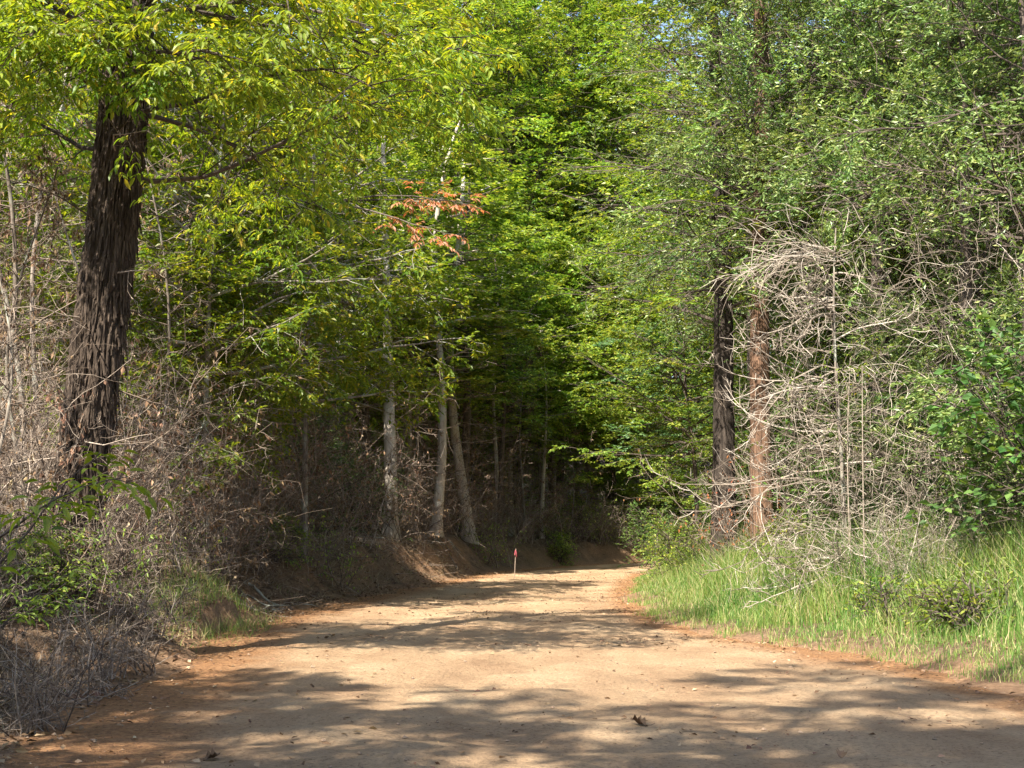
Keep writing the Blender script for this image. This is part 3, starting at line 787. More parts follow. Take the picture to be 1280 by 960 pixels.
def zone(px, Y):
    if px < 140: return 'behind the big shaggy trunk' if Y > 17 else 'in front of the big shaggy trunk'
    if px < 270: return 'between the shaggy trunk and the grassy hump' if Y < 30 else 'deep in the wood above the grassy hump'
    if px < 400: return 'above the dark hollow in the bank' if Y < 42 else 'deep in the wood behind the dark hollow'
    if px < 530: return 'beside the pale straight trunk' if Y < 46 else 'deep behind the pale straight trunk'
    if px < 650: return 'behind the thick leaning pale trunk' if Y < 70 else 'far off behind the leaning pale trunk and ribbon stake'
    if px < 860: return 'at the far bend of the road' if Y < 80 else 'far beyond the bend of the road'
    if px < 1010: return 'behind the dark and the red-brown trunks'
    return 'behind the bare tangle and the oaks on the right'

# pale trunks standing on the left bank
T('beech_tree', 'slim_a', 490, 45.5, 'pale straight trunk in full sun at the top of the left cut bank', (1.55, 1.55, 1.15), tilt=(0, .03))
T('beech_tree', 'slim_b', 543, 50, 'middle one of the three pale trunks on the bank, nearly upright', (1.7, 1.7, 1.15), rot=.5)
T('oak_tree', 'slim_b', 603, 54.5, 'thick pale trunk leaning left, rightmost of the pale trunks on the bank', (2.0, 2.0, 1.2), rot=2.2)
T('beech_tree', 'slim_dark', 558, 53, 'slim dark trunk close beside the middle pale trunk', (1.4, 1.4, 1.0), rot=1)
T('dark_trunk_tree', 'slim_dark', 576, 57, 'dark trunk in shade between the two leaning pale trunks', (1.6, 1.6, 1.2), rot=4)
T('hickory_tree', 'yellow_young', 405, 33, 'yellow green tree whose boughs hide the tops of the pale trunks', (.9, .9, 1.05))
T('thin_tree', 'slim_b', 520, 53, 'thin pale trunk right behind the pale straight trunk', .9, rot=3.3)
T('thin_tree', 'slim_b', 622, 60, 'thin grey trunk right of the thick leaning pale one', .9, rot=1.1)
T('thin_tree', 'slim_a', 678, 66, 'thin pale trunk near the end of the bank', .7, rot=1.9)
T('thin_tree', 'snag_b', 425, 34, 'thin leaning tree in front of the twig thicket left of the pale trunk', 1.0, rot=2.5)
T('thin_tree', 'snag_a', 657, 62, 'thin pale stem behind the red ribbon stake', 1.0, rot=5)
T('thin_tree', 'snag_a', 712, 68, 'thin leaning stem above the far end of the bank', .9, rot=.2)
T('thin_tree', 'snag_a', 738, 72, 'slender stem at the bend, right of the leaning one', .9, rot=3)
for px, Y, pr, sc in [(60, 30, 'pole_a', .9), (5, 34, 'pole_b', 1), (150, 36, 'pole_c', 1.1), (245, 40, 'pole_b', 1), (330, 46, 'pole_a', 1),
                      (365, 41, 'slim_dark', 1.0), (395, 50, 'pole_b', 1.1), (455, 48, 'slim_dark', 1.0), (515, 58, 'pole_b', 1.1), (625, 60, 'slim_dark', 1.0), (640, 72, 'pole_a', 1), (590, 66, 'pole_b', 1.2),
                      (680, 74, 'pole_b', 1), (470, 70, 'pole_a', 1), (535, 76, 'pole_a', 1.1), (420, 64, 'pole_a', 1), (690, 80, 'pole_a', 1.1), (770, 88, 'pole_b', 1.1), (740, 84, 'pole_c', 1.2), (100, 50, 'pole_a', 1),
                      (190, 55, 'pole_b', 1.1), (270, 60, 'pole_a', 1), (20, 60, 'pole_b', 1), (345, 70, 'pole_b', 1.2)]:
    T('thin_tree', pr, px, Y, {'pole_a': 'slim pale trunk ', 'pole_b': 'slim grey leaning trunk ', 'pole_c': 'very thin crooked trunk ', 'slim_dark': 'slim dark trunk '}[pr] + zone(px, Y), sc * rg.uniform(.9, 1.1), 'thin trunks inside the left wood')

# leafy trees along the left side, their boughs over the road
T('beech_tree', 'mid_a', 150, 38, 'leafy tree hanging layered boughs over the twig thicket', .95, rot=1)
T('hickory_tree', 'yellow_young', 215, 29, 'yellow green tree lit from behind, right of the shaggy trunk', .8)
T('hickory_tree', 'yellow_young', 340, 27, 'bright yellow green tree over the left edge of the road', (.8, .8, .88))
T('hickory_tree', 'yellow_young', 130, 28, 'slim yellow green tree close behind the shaggy trunk on its right', 1.05)
T('hickory_tree', 'yellow_young', 400, 46, 'yellow green tree overhanging the pale straight trunk', 1.05)
T('beech_tree', 'mid_a', 452, 54, 'layered green tree above the pale straight trunk', 1.0)
T('beech_tree', 'mid_a', 530, 60, 'green tree with spreading boughs above the leaning pale trunks', 1.0)
T('beech_tree', 'mid_a', 590, 64, 'layered tree whose boughs hang over the leaning pale trunk', .95)
T('beech_tree', 'mid_b', 630, 68, 'layered tree filling the middle over the bend', 1.0)
T('beech_tree', 'mid_a', 650, 69, 'green tree with sagging boughs beside the far end of the bank', 1.1)
T('beech_tree', 'mid_b', 770, 74, 'tall green tree straight behind the bend of the road', 1.1)
T('pale_green_tree', 'mid_b', 880, 60, 'pale bluish green tree right of the bend', 1.0, swap={'crown': M_BLUE})
T('beech_tree', 'mid_a', 868, 50, 'dark topped tree left of the dark trunk', .9)
T('young_tree', 'young_beech', 735, 76, 'young tree with bright leaves low over the far road', .8)
T('young_tree', 'young_beech', 795, 78, 'young tree beyond the bend', .9)
T('young_tree', 'young_beech', 845, 60, 'young leafy tree at the inside of the bend', .7)
for px, Y, pr, sc in [(20, 40, 'mid_b', .9), (140, 50, 'mid_b', 1.15), (290, 52, 'mid_b', 1.15), (400, 56, 'mid_b', 1.1), (560, 66, 'mid_b', 1.2),
                      (620, 74, 'mid_b', 1.25), (690, 80, 'mid_b', 1.3), (760, 86, 'beech_b', 1.45), (830, 84, 'beech_b', 1.4), (700, 84, 'beech_a', 1.5), (640, 82, 'beech_b', 1.45), (580, 80, 'beech_a', 1.5), (530, 92, 'beech_b', 1.8), (600, 96, 'beech_a', 1.9), (670, 100, 'beech_b', 1.8), (740, 100, 'beech_a', 1.8), (470, 88, 'beech_a', 1.7), (1240, 44, 'beech_b', 1.0), (1120, 48, 'beech_b', 1.1), (890, 74, 'mid_b', 1.3), (950, 62, 'mid_b', 1.2), (-40, 52, 'beech_c', 1.1), (80, 58, 'beech_c', 1.1),
                      (210, 62, 'beech_c', 1.2), (340, 64, 'beech_c', 1.15), (450, 72, 'beech_c', 1.2), (540, 82, 'beech_c', 1.3), (640, 90, 'beech_c', 1.4), (720, 98, 'beech_a', 1.3), (810, 102, 'beech_b', 1.3), (900, 92, 'beech_a', 1.2),
                      (990, 80, 'beech_c', 1.3), (1080, 68, 'beech_c', 1.2), (1180, 58, 'beech_c', 1.2), (1280, 50, 'beech_c', 1.2), (-20, 72, 'beech_a', 1.2), (130, 78, 'beech_b', 1.2), (270, 84, 'beech_a', 1.25), (390, 90, 'beech_b', 1.25),
                      (490, 98, 'beech_a', 1.4), (590, 106, 'beech_b', 1.4), (690, 114, 'beech_a', 1.5), (790, 120, 'beech_b', 1.5), (890, 114, 'beech_a', 1.5), (990, 104, 'beech_b', 1.4), (1090, 90, 'beech_a', 1.3), (1190, 78, 'beech_b', 1.3), (1290, 68, 'beech_a', 1.3),
                      (60, 100, 'beech_a', 1.4), (220, 108, 'beech_b', 1.4), (350, 114, 'beech_a', 1.4), (640, 130, 'beech_b', 1.6), (760, 136, 'beech_a', 1.6), (880, 132, 'beech_b', 1.6), (1020, 122, 'beech_a', 1.5)]:
    T('forest_tree', pr, px, Y, {'mid_a': 'low domed leafy tree ', 'mid_b': 'round headed green tree ', 'beech_a': 'very tall dense green tree ', 'beech_b': 'towering broad green tree ', 'beech_c': 'tall green tree '}.get(pr) + zone(px, Y), sc * rg.uniform(.95, 1.05), 'forest trees in the background')
for px, Y in [(0, 34), (90, 40), (150, 48), (210, 60), (290, 62), (330, 52), (400, 66), (540, 66), (-30, 44), (60, 58), (600, 82), (760, 90), (20, 50), (130, 58), (240, 52), (350, 64), (430, 74), (490, 80), (560, 84), (620, 90), (680, 96), (740, 100), (810, 98), (870, 90), (900, 72), (960, 80), (1020, 70), (1090, 62), (1170, 55), (1260, 50), (960, 46), (1060, 42), (1160, 38),
              (300, 44), (380, 56), (450, 55), (520, 64), (780, 84), (850, 72), (930, 62), (1000, 52), (1120, 44), (1230, 40),
              (50, 75), (180, 72), (300, 78), (380, 84), (460, 92), (520, 98), (580, 104), (640, 110), (700, 116), (760, 118), (830, 116), (650, 84), (590, 72)]:
    T('understory_tree', 'young_beech', px, Y, 'small tree leafy to the ground ' + zone(px, Y), rg.uniform(.7, 1.0), 'understory trees inside the wood')

# right side
oak('cedar', 44, 14, 7.0, 3.8, 50, .25, .14, nl=12, n2=11, n3=7, leaf=(.10, .04), tipdead=5)
T('cedar_tree', 'cedar', 952, 31, 'red-brown cedar trunk glowing in the sun, right of the dark trunk', (1, 1, 1), swap={'trunk': M_BARKC})
def dark_tree():
    rng = np.random.default_rng(90)
    tg, at = trunk_geo(rng, 17, .30, .09, K=80, sides=28, ridge=.08, freq=8, zs=2.0)
    S, D, L = limb_set(rng, at, 6.0, 17, 50, lambda t: 4.4 * np.sqrt(1 - .85*t*t), lambda t: .0 + .7*t)
    wd, lv, _ = crown_sprays(rng, S, D, L, n2=12, n3=6, nl=10, leaf=(.12, .07), r1=.05, t0=.1, l2=.5, l3=.42, wood=False, clump=(.75, 1.7, -.25))
    g = Geo(); S, D, L = limb_set(rng, at, 1, 8, 24, lambda t: 1.2 + t, lambda t: .0 + 0*t)
    dead_twigs(rng, g, S, D, L, 6, 4, -.02, .011)
    reg('dark_tree', [('trunk', tg.mesh('trunk', M_BARK_SHADE, True), None), ('branches', wd.mesh('branches', M_BARKD), 'stuff'), ('crown', leafgeo(lv, M_BEECH), 'stuff'),
                      ('dead_twigs', g.mesh('dead_twigs', M_TWIG), 'stuff')])
dark_tree()
T('oak_tree', 'dark_tree', 903, 33, 'dark thick trunk in shade at the right roadside', 1.0)
T('oak_tree', 'oak_high', 1105, 28.5, 'willow oak with fine grey green leaves above the bare tangle', 1.0)
T('oak_tree', 'oak_b', 1215, 26, 'willow oak filling the top right, bright fine leaves', 1.1)
T('oak_tree', 'oak_b', 1165, 32, 'shorter willow oak behind the bare tangle', 1.0)
T('oak_tree', 'oak_b', 1050, 38, 'bushy oak in shade behind the cedar and the dark trunk', 1.1)
T('oak_tree', 'oak_b', 1230, 30, 'second shorter oak in the right hand wall of leaves', 1.2)
T('oak_tree', 'oak_a', 1110, 36, 'tall oak behind the front row of oaks', 1.15)
T('oak_tree', 'oak_a', 1340, 38, 'tall oak behind the bushy one at the right edge', 1.15)
T('oak_tree', 'oak_high', 1180, 33, 'high crowned oak over the shorter one behind the bare tangle', 1.0)
T('oak_tree', 'oak_high', 1290, 29, 'high crowned oak over the bushy one at the right edge', 1.0)
T('oak_tree', 'oak_high', 945, 43, 'high crowned oak behind the dark trunk reaching over the road', 1.1)
T('oak_tree', 'oak_b', 1290, 23, 'bushy oak at the right edge with leaves down low', 1.0)
T('oak_tree', 'oak_a', 1400, 30, 'willow oak leaning in from outside the right edge', 1.0)
T('shrub', 'bush_big_leaf', 1300, 22.5, 'dark glossy broad leaved shrub at the right edge', 1.0, cat='shrub')
T('shrub', 'bush_big_leaf', 1370, 20.5, 'broad leaved shrub cut by the right edge of the view', 1.1, cat='shrub')
T('shrub', 'oak_sprout', 1230, 24, 'fine leaved oak sprout above the tall grass', 1.1, cat='shrub')
T('shrub', 'bush_a', 1120, 25, 'green shrub tangled into the bare branches', 1.0, cat='shrub')
T('shrub', 'bush_b', 985, 29, 'low green shrub at the foot of the cedar', 1.0, cat='shrub')
T('shrub', 'bush_a', 1050, 31, 'green shrub in shade behind the bare tangle', 1.1, cat='shrub')
T('shrub', 'bush_b', 845, 46, 'dark low shrub at the inside edge of the road', 1.2, cat='shrub')
T('shrub', 'bush_a', 830, 58, 'shrub beside the road where it bends out of sight', 1.0, cat='shrub')
T('shrub', 'bush_b', 870, 37, 'small shrub left of the dark trunk', 1.1, cat='shrub')
T('shrub', 'bush_a', 935, 40, 'green shrub in shade behind the dark and the cedar trunks', 1.2, cat='shrub')

# trees left of and behind the viewer, whose shade falls on the road
for x, y, pr, sc in [(-8, 1, 'mid_b', 1.0), (-4.6, -1.5, 'pole_a', 1.25), (-11, -8, 'beech_c', .9), (3.0, -14, 'beech_b', 1.0), (-4.4, -7.5, 'beech_a', 1.05), (-12, 6, 'mid_a', 1.0), (-4, -13, 'beech_c', 1.0)]:
    make('roadside_tree', pr, x, y, rg.uniform(0, 6), sc, 'tall leafy roadside tree left of the viewpoint, shading the near road', 'tree', 'roadside trees by the viewpoint')

# ------------------------------------------------------------------ the bare tangle on the right
def dead_tangle():
    rng = np.random.default_rng(303)
    x, y = X(1052, 23.5), 23.5
    root = bpy.data.objects.new('dead_tree', None); COL.objects.link(root)
    root.location = (x, y, gz(x, y)); root['category'] = 'dead tree'
    root.scale = (1.05, 1.0, 1.16)
    root['label'] = 'bare dead tree with a sunlit tangle of arching grey branches'
    tg, at = trunk_geo(rng, 5.3, .05, .012, K=30, sides=10, bend=.1)
    new('trunk', tg.mesh('trunk', M_BARKG, True), root)
    g = Geo()
    # long limbs that sag outwards and turn up at the tips
    n = 62
    h = np.sort(rng.uniform(.25, 5.0, n)); A = np.where(rng.uniform(0, 1, n) < .6, math.pi + rng.normal(0, .7, n) , rng.uniform(0, 6.28, n))
    P, _ = at(h); el = rng.uniform(-.05, .45, n)
    D = np.stack([np.cos(A)*np.cos(el), np.sin(A)*np.cos(el), np.sin(el)], -1)
    ln = np.interp(h, [0, 1, 2.5, 4, 5], [2.1, 2.7, 2.3, 1.5, 1.9]) * rng.uniform(.45, 1.2, n)
    gr = np.array([0, -.14, -.16, -.12, -.04, .06, .14, .2, .22])
    P1, T1 = grow(rng, P, D, ln, 9, .19, gr)
    tubes(g, P1, taper(None, n, 9, .014, .0045), 5)
    p, d, t, _ = kids(rng, P1, T1, 8, .15, 1, .7, .45)
    L2 = np.repeat(ln, 8) * .45 * (1.2 - t) * rng.uniform(.4, 1.1, len(t)) + .1
    P2, T2 = grow(rng, p, d, L2, 7, .22, np.array([0, -.05, -.03, .05, .12, .15, .15]))
    tubes(g, P2, taper(None, len(p), 7, .0065, .0032), 4)
    p, d, t, _ = kids(rng, P2, T2, 5, .15, 1, .7, .4)
    P3, T3 = grow(rng, p, d, np.repeat(L2, 5) * .4 * rng.uniform(.4, 1.2, len(t)), 4, .15, .06)
    tubes(g, P3, taper(None, len(p), 4, .004, .0025), 3)
    new('bare_branches', g.mesh('bare_branches', M_TWIGP), root, kind='stuff')
    # the sheaf of branches at the top, sweeping down to the left
    g = Geo(); m = 13
    P = np.tile(at(np.array([4.9]))[0], (m, 1)) + rng.normal(0, .08, (m, 3)); A = math.pi + rng.normal(-.1, .55, m)
    D = np.stack([np.cos(A), np.sin(A), rng.uniform(.05, .5, m)], -1)
    P1, T1 = grow(rng, P, D, rng.uniform(.8, 2.4, m), 9, .2, np.array([0, -.02, -.08, -.14, -.14, -.1, -.05, 0, 0]))
    tubes(g, P1, taper(None, m, 9, .011, .003), 5)
    p, d, t, _ = kids(rng, P1, T1, 9, .2, 1, .5, .5)
    P2, T2 = grow(rng, p, d, rng.uniform(.2, .7, len(p)), 5, .12, -.02)
    tubes(g, P2, taper(None, len(p), 5, .006, .003), 3)
    new('top_branches', g.mesh('top_branches', M_TWIGP), root, kind='stuff')
    # looping dead vines hung between the branches
    g = Geo(); m = 330
    P = np.stack([rng.uniform(-.9, 2.8, m), rng.uniform(-1.0, .8, m), rng.uniform(.3, 5.2, m)], -1)
    A = rng.uniform(0, 6.28, m); D = np.stack([np.cos(A), np.sin(A), rng.uniform(-.3, 1.6, m)], -1)
    P1, T1 = grow(rng, P, D, rng.uniform(.8, 2.2, m), 14, .22, -.10)
    tubes(g, P1, taper(None, m, 14, .006, .003), 3)
    p, d, t, _ = kids(rng, P1, T1, 6, .1, 1, .8, .2)
    P2, T2 = grow(rng, p, d, rng.uniform(.1, .5, len(p)), 4, .2, -.03)
    tubes(g, P2, taper(None, len(p), 4, .0035, .002), 3)
    new('dead_vines', g.mesh('dead_vines', M_TWIGP), root, kind='stuff')
    p, d, t, _ = kids(rng, P1, T1, 16, .0, 1, .8, .2)
    k = (p[:, 2] < 3.6) & (fbm(p[:, 0]*.9, p[:, 1], p[:, 2]*.9) > .14)
    g = leaves(Geo(), p[k], nrm(d[k] + rng.normal(0, .3, d[k].shape)), nrm(UP + rng.normal(0, .5, d[k].shape)), .07, .035)
    new('vine_leaves', g.mesh('vine_leaves', M_HICK), root, kind='stuff')
dead_tangle()
T('dead_shrub', 'brush_a', 1120, 22.5, 'grey bare bush right of the dead tangle above the tall grass', (1.1, 1.1, 1.0), cat='dead shrub', swap={'twigs': M_TWIGP})
T('dead_shrub', 'brush_a', 1180, 21.5, 'grey bare bush in sun before the oak sprout', .85, cat='dead shrub', swap={'twigs': M_TWIGP})
T('dead_shrub', 'brush_b', 960, 31.5, 'rusty leaved dead bush between the two roadside trunks', 1.0, cat='dead shrub', swap={'withered_leaves': M_RUST})

def pale_pole():
    rng = np.random.default_rng(8)
    tg, at = trunk_geo(rng, 5.0, .022, .008, K=24, sides=7, bend=.05, flare=.1)
    g = Geo(); S, D, L = limb_set(rng, at, 1.2, 4.9, 16, lambda t: .5 - .2*t, lambda t: .5 + 0*t)
    dead_twigs(rng, g, S, D, L, 4, 0, 0, .005)
    reg('pale_sapling', [('trunk', tg.mesh('trunk', M_TWIGP, True), None), ('twigs', g.mesh('twigs', M_TWIGP), 'stuff')])
pale_pole()
T('dead_sapling', 'pale_sapling', 1077, 21.8, 'thin white dead stem rising straight out of the tall grass', .75, cat='dead sapling', tilt=(0, -.02))
T('dead_sapling', 'pale_sapling', 1060, 22.6, 'thin grey dead stem just left of the white one', .8, cat='dead sapling', tilt=(0, .03))

# ------------------------------------------------------------------ twig thicket on the left bank
for px, Y, pr, sc in [(55, 15.6, 'snag_b', .62), (128, 18.5, 'snag_b', .8), (-20, 20, 'snag_a', 1.1), (25, 21, 'snag_b', 1.2), (60, 24, 'snag_a', 1.2), (10, 28, 'snag_a', 1.2), (95, 28, 'snag_b', 1.4), (165, 22, 'snag_b', 1.0), (190, 25, 'snag_a', .9), (145, 31, 'snag_a', 1.2), (225, 29, 'snag_b', 1.1),
                      (250, 33, 'snag_a', 1.0), (290, 31, 'snag_b', 1.0), (310, 37, 'snag_a', 1.0), (370, 38, 'snag_a', .9), (430, 43, 'snag_a', .9), (50, 36, 'snag_a', 1.4),
                      (120, 42, 'snag_a', 1.3), (500, 50, 'snag_b', 1), (20, 44, 'snag_a', 1.5), (210, 42, 'snag_b', 1.4)]:
    T('dead_tree', pr, px, Y, {'snag_a': 'taller thin dead tree bristling with twigs ', 'snag_b': 'leaning thin dead tree with withered leaves '}[pr] + zone(px, Y), sc, 'thin dead trees in the left wood', 'dead tree')
for px, Y, pr, sc, lb in [(-5, 11.6, 'brush_c', .75, 'low dry bush in the bottom left corner on the bank toe'), (60, 13.6, 'brush_c', .8, 'low dry bush under the yellow green sapling'), (120, 15.2, 'brush_c', .85, 'low dry bush right of the sapling before the shaggy trunk'),
                          (172, 18.2, 'brush_c', .8, 'low dry bush on the slope left of the grassy hump')]:
    o_ = make('dead_shrub', pr, X(px, Y), Y, rg.uniform(0, 6), sc, lb, 'low dead shrub', 'bare shrubs in the left thicket')
for px, Y, pr, sc in [(10, 14.5, 'brush_c', 1.1), (70, 15.5, 'brush_c', 1.0), (-10, 17, 'brush_a', 1.2), (50, 18.5, 'brush_b', 1.1), (135, 20, 'brush_a', .9), (20, 22, 'brush_b', 1.3), (100, 23, 'brush_a', 1.3),
                      (175, 23, 'brush_b', 1.1), (205, 27, 'brush_b', 1.3), (290, 28, 'brush_b', 1.1), (340, 29.5, 'brush_a', 1.1), (300, 33, 'brush_b', 1.4),
                      (370, 35, 'brush_b', 1.3), (410, 39, 'brush_b', 1.2), (500, 45, 'brush_b', 1.1), (120, 30, 'brush_b', 1.6),
                      (40, 32, 'brush_b', 1.7), (230, 36, 'brush_b', 1.6), (550, 49, 'brush_a', 1.2), (600, 52, 'brush_b', 1.2), (640, 56, 'brush_a', 1.2), (520, 54, 'brush_b', 1.5), (670, 59, 'brush_a', 1.1),
                      (700, 63, 'brush_b', 1.0), (740, 67, 'brush_a', 1.2), (780, 70, 'brush_a', 1.0), (580, 62, 'brush_b', 1.6), (650, 68, 'brush_b', 1.6), (150, 40, 'brush_b', 1.8), (330, 42, 'brush_b', 1.7)]:
    T('dead_shrub', pr, px, Y, {'brush_a': 'bare brown twiggy shrub ', 'brush_b': 'tall bare shrub with withered leaves ', 'brush_c': 'low spreading bare shrub '}[pr] + zone(px, Y), sc, 'bare shrubs in the left thicket', 'dead shrub')
for px, Y, sc, lab in [(95, 16.5, .7, 'half bare shrub with a few green leaves right of the shaggy trunk'), (225, 26.0, .7, 'thin green shrub above the grassy hump'), (395, 33, .8, 'thin leafy shrub at the top of the dark hollow'),
                       (620, 54, 1.0, 'thin leafy shrub left of the ribbon stake'), (755, 68, 1.2, 'pale twiggy green shrub at the bend'), (860, 50, 1.1, 'thin shrub right of the bend, half bare')]:
    T('thin_shrub', 'brush_leafy', px, Y, lab, sc, cat='shrub')
T('shrub', 'bush_b', 60, 16.0, 'green shrub at the foot of the shaggy trunk', .7, cat='shrub')
T('shrub', 'bush_b', 345, 31.5, 'green shrub at the lip of the hollow in the bank', .8, cat='shrub')
T('shrub', 'bush_b', 700, 62, 'green shrub on the far bank', 1.0, cat='shrub')
for px, Y, sc, lb in [(690, 66, 1.1, 'round shrub at the end of the far bank'), (722, 69, 1.3, 'taller shrub closing the view at the bend'), (752, 72, 1.2, 'shrub in the outer curve of the bend'), (785, 76, 1.5, 'pale shrub where the road goes out of sight'), (815, 70, 1.1, 'shrub at the inner curve of the far road')]:
    T('shrub', 'bush_b', px, Y, lb, sc, cat='shrub')
T('shrub', 'bush_a', 440, 46, 'dark green shrub in shade behind the thicket', 1.3, cat='shrub')
T('shrub', 'bush_a', 330, 39, 'large dark shrub deep behind the hollow', 1.5, cat='shrub')

# the branch of red leaves over the road
def red_branch():
    rng = np.random.default_rng(12)
    Y = 24.0; x = X(470, Y)
    root = bpy.data.objects.new('red_leaved_branch', None); COL.objects.link(root)
    root.location = (X(400, 28), 28, 8.1)
    root['category'] = 'branch'; root['label'] = 'hanging bough with a cluster of orange red leaves among the yellow green'
    S = np.zeros((3, 3)); D = np.array([[1., -.35, .02], [1., -.5, -.05], [1., -.2, .0]]); L = np.array([3.0, 2.8, 3.1])
    g = Geo(); P1, T1 = grow(rng, S, D, L, 9, .07, -.02)
    tubes(g, P1, taper(None, 3, 9, .025, .006), 5)
    p, d, t, _ = kids(rng, P1, T1, 8, .45, 1, .8, .6)
    P2, T2 = grow(rng, p, d, .5 * rng.uniform(.5, 1.2, len(p)), 4, .12, -.06)
    tubes(g, P2, taper(None, len(p), 4, .006, .003), 3)
    new('branch_wood', g.mesh('branch_wood', M_TWIGD), root)
    arr = pinnate(rng, P2, T2, 4, .12, 5)
    split_crown(root, arr, M_RED, LEAF6, arr[0][:, 1])
red_branch()

# ------------------------------------------------------------------ roots on the cut bank
def roots():
    rng = np.random.default_rng(55)
    for px, Y, lab in [(478, 44, 'bundle of bare roots washed out of the bank under the pale trunk'), (550, 50, 'roots hanging over the cut bank below the paired trunks'), (350, 28.5, 'roots and dirt hanging in the dark hollow of the bank')]:
        x0 = X(px, Y); n = 14; K = 12
        st = np.stack([x0 - .9 + rng.uniform(-.3, .2, n), Y + rng.uniform(-1.2, 1.2, n)], -1)
        P = np.zeros((n, K, 3)); dx = rng.uniform(.6, 1.8, n); dy = rng.uniform(-.9, .5, n)
        for k in range(K):
            u = k / (K - 1)
            P[:, k, 0] = st[:, 0] + dx * u + .05 * np.sin(7*u + st[:, 1]*5); P[:, k, 1] = st[:, 1] + dy * u + .06 * np.sin(9*u + st[:, 0]*9)
            P[:, k, 2] = ground_z(P[:, k, 0], P[:, k, 1]) + .02
        g = tubes(Geo(), P, taper(None, n, K, rng.uniform(.015, .04, n), .006), 5)
        o = new('tree_roots', g.mesh('tree_roots', M_BARKG, True), None, lab, 'roots')
roots()

# ------------------------------------------------------------------ ribbon stake beside the road
def plain(name, c, rough=.6, trans=0):
    m, n, l = mat(name); p = n.new('ShaderNodeBsdfPrincipled'); p.inputs['Base Color'].default_value = (*c, 1); p.inputs['Roughness'].default_value = rough
    nz = n.new('ShaderNodeTexNoise'); nz.inputs['Scale'].default_value = 30
    tc = n.new('ShaderNodeTexCoord'); l.new(tc.outputs['Object'], nz.inputs['Vector'])
    r = ramp(n, [(.3, tuple(q*.7 for q in c)), (.7, c)]); l.new(nz.outputs[0], r.inputs[0]); l.new(r.outputs[0], p.inputs['Base Color'])
    o = n.new('ShaderNodeOutputMaterial'); l.new(p.outputs[0], o.inputs[0]); return m
def stake():
    Y = 46.0; x = X(643, Y)
    root = bpy.data.objects.new('marker_stake', None); COL.objects.link(root); root.location = (x, Y, gz(x, Y)); root.rotation_euler = (0, .04, .3)
    root['category'] = 'stake'; root['label'] = 'thin wooden stake with a pink red ribbon on the far left bank'
    P = np.array([[[0, 0, -.2], [0, 0, .5], [.01, 0, 1.05]]]); g = tubes(Geo(), P, np.full((1, 3), .018), 4)
    new('post', g.mesh('post', M_TWIG), root)
    g = Geo()
    for k in range(5):
        a = k * 1.3; K = 5
        pts = []
        for j in range(K):
            u = j / (K - 1); c = np.array([.018*math.cos(a) + .035*u*math.cos(a), .018*math.sin(a) + .05*u*math.sin(a), 1.0 - (.08 + .03*k)*u + .02*math.sin(6*u + k)])
            s = np.array([-math.sin(a), math.cos(a), .3]) * .012
            pts += [c - s, c + s]
        f = [[2*j, 2*j+1, 2*j+3, 2*j+2] for j in range(K-1)]
        g.add(np.array(pts), f)
    new('ribbon', g.mesh('ribbon', plain('pink_ribbon', (.38, .06, .09))), root)
stake()

# ------------------------------------------------------------------ grass
def blades(g, rng, x, y, h, w, lean=.35, K=4, mat=0):
    n = len(x); z = ground_z(x, y) - .02
    A = rng.uniform(0, 6.283, n); B = rng.uniform(0, 6.283, n)
    side = np.stack([np.cos(A), np.sin(A), 0*A], -1); bd = np.stack([np.cos(B), np.sin(B), 0*B], -1) * (rng.uniform(.1, 1, n) * lean * 2 * h)[:, None]
    base = np.stack([x, y, z], -1); P = []
    for k in range(K):
        u = k / (K - 1); c = base + bd * u**2 + UP * (h * (u - .22 * u * u * (np.linalg.norm(bd, axis=1) / h)))[:, None]
        ww = (w * (1 - u**1.5) + .0008 + np.zeros(n))[:, None]
        P += [c - side * ww, c + side * ww]
    V = np.stack(P, 1); f = np.array([[2*k, 2*k+1, 2*k+3, 2*k+2] for k in range(K-1)])
    g.add(V, (f[None] + (np.arange(n) * 2 * K)[:, None, None]).reshape(-1, 4), mat)

def scatter(rng, n, x0, x1, y0, y1, dens):
    x = rng.uniform(x0, x1, n); y = y0 + (y1 - y0) * rng.uniform(0, 1, n)**1.0
    off, hw, s = road_coord(x, y); d = np.abs(off) - hw
    k = rng.uniform(0, 1, n) < dens(x, y, off, d)
    return x[k], y[k], off[k], d[k]

def grass_right():
    rng = np.random.default_rng(71)
    def dens(x, y, off, d):
        patch = .75 + 1.3 * fbm(x*1.1, y*1.1, 2)
        inview = (np.abs(x) < y * .42 + 1.5)
        return np.where(off > 0, np.clip(sstep(-.45, .5, d + .4*noise(x*1.2, y*1.2, 4)) * patch * 1.2, 0, 1) * (1 - sstep(6, 10, d)), 0) * inview
    g = Geo()
    x, y, off, d = scatter(rng, 250000, 2.2, 13, 11.5, 60, dens)
    tall = sstep(.4, 2.4, d + .8*noise(x*.6, y*.6, 9))
    h = (.12 + .75 * tall + .55 * tall * np.clip(noise(x*.8, y*.8, 5), 0, 1)) * rng.uniform(.5, 1.35, len(x))
    blades(g, rng, x, y, h, .0022 + .0025 * rng.uniform(0, 1, len(x)) + .0012 * tall + .00008*y, K=3)
    o = new('verge_grass', g.mesh('verge_grass', M_GRASS), None, 'long green grass along the right verge', 'grass', kind='stuff')
grass_right()

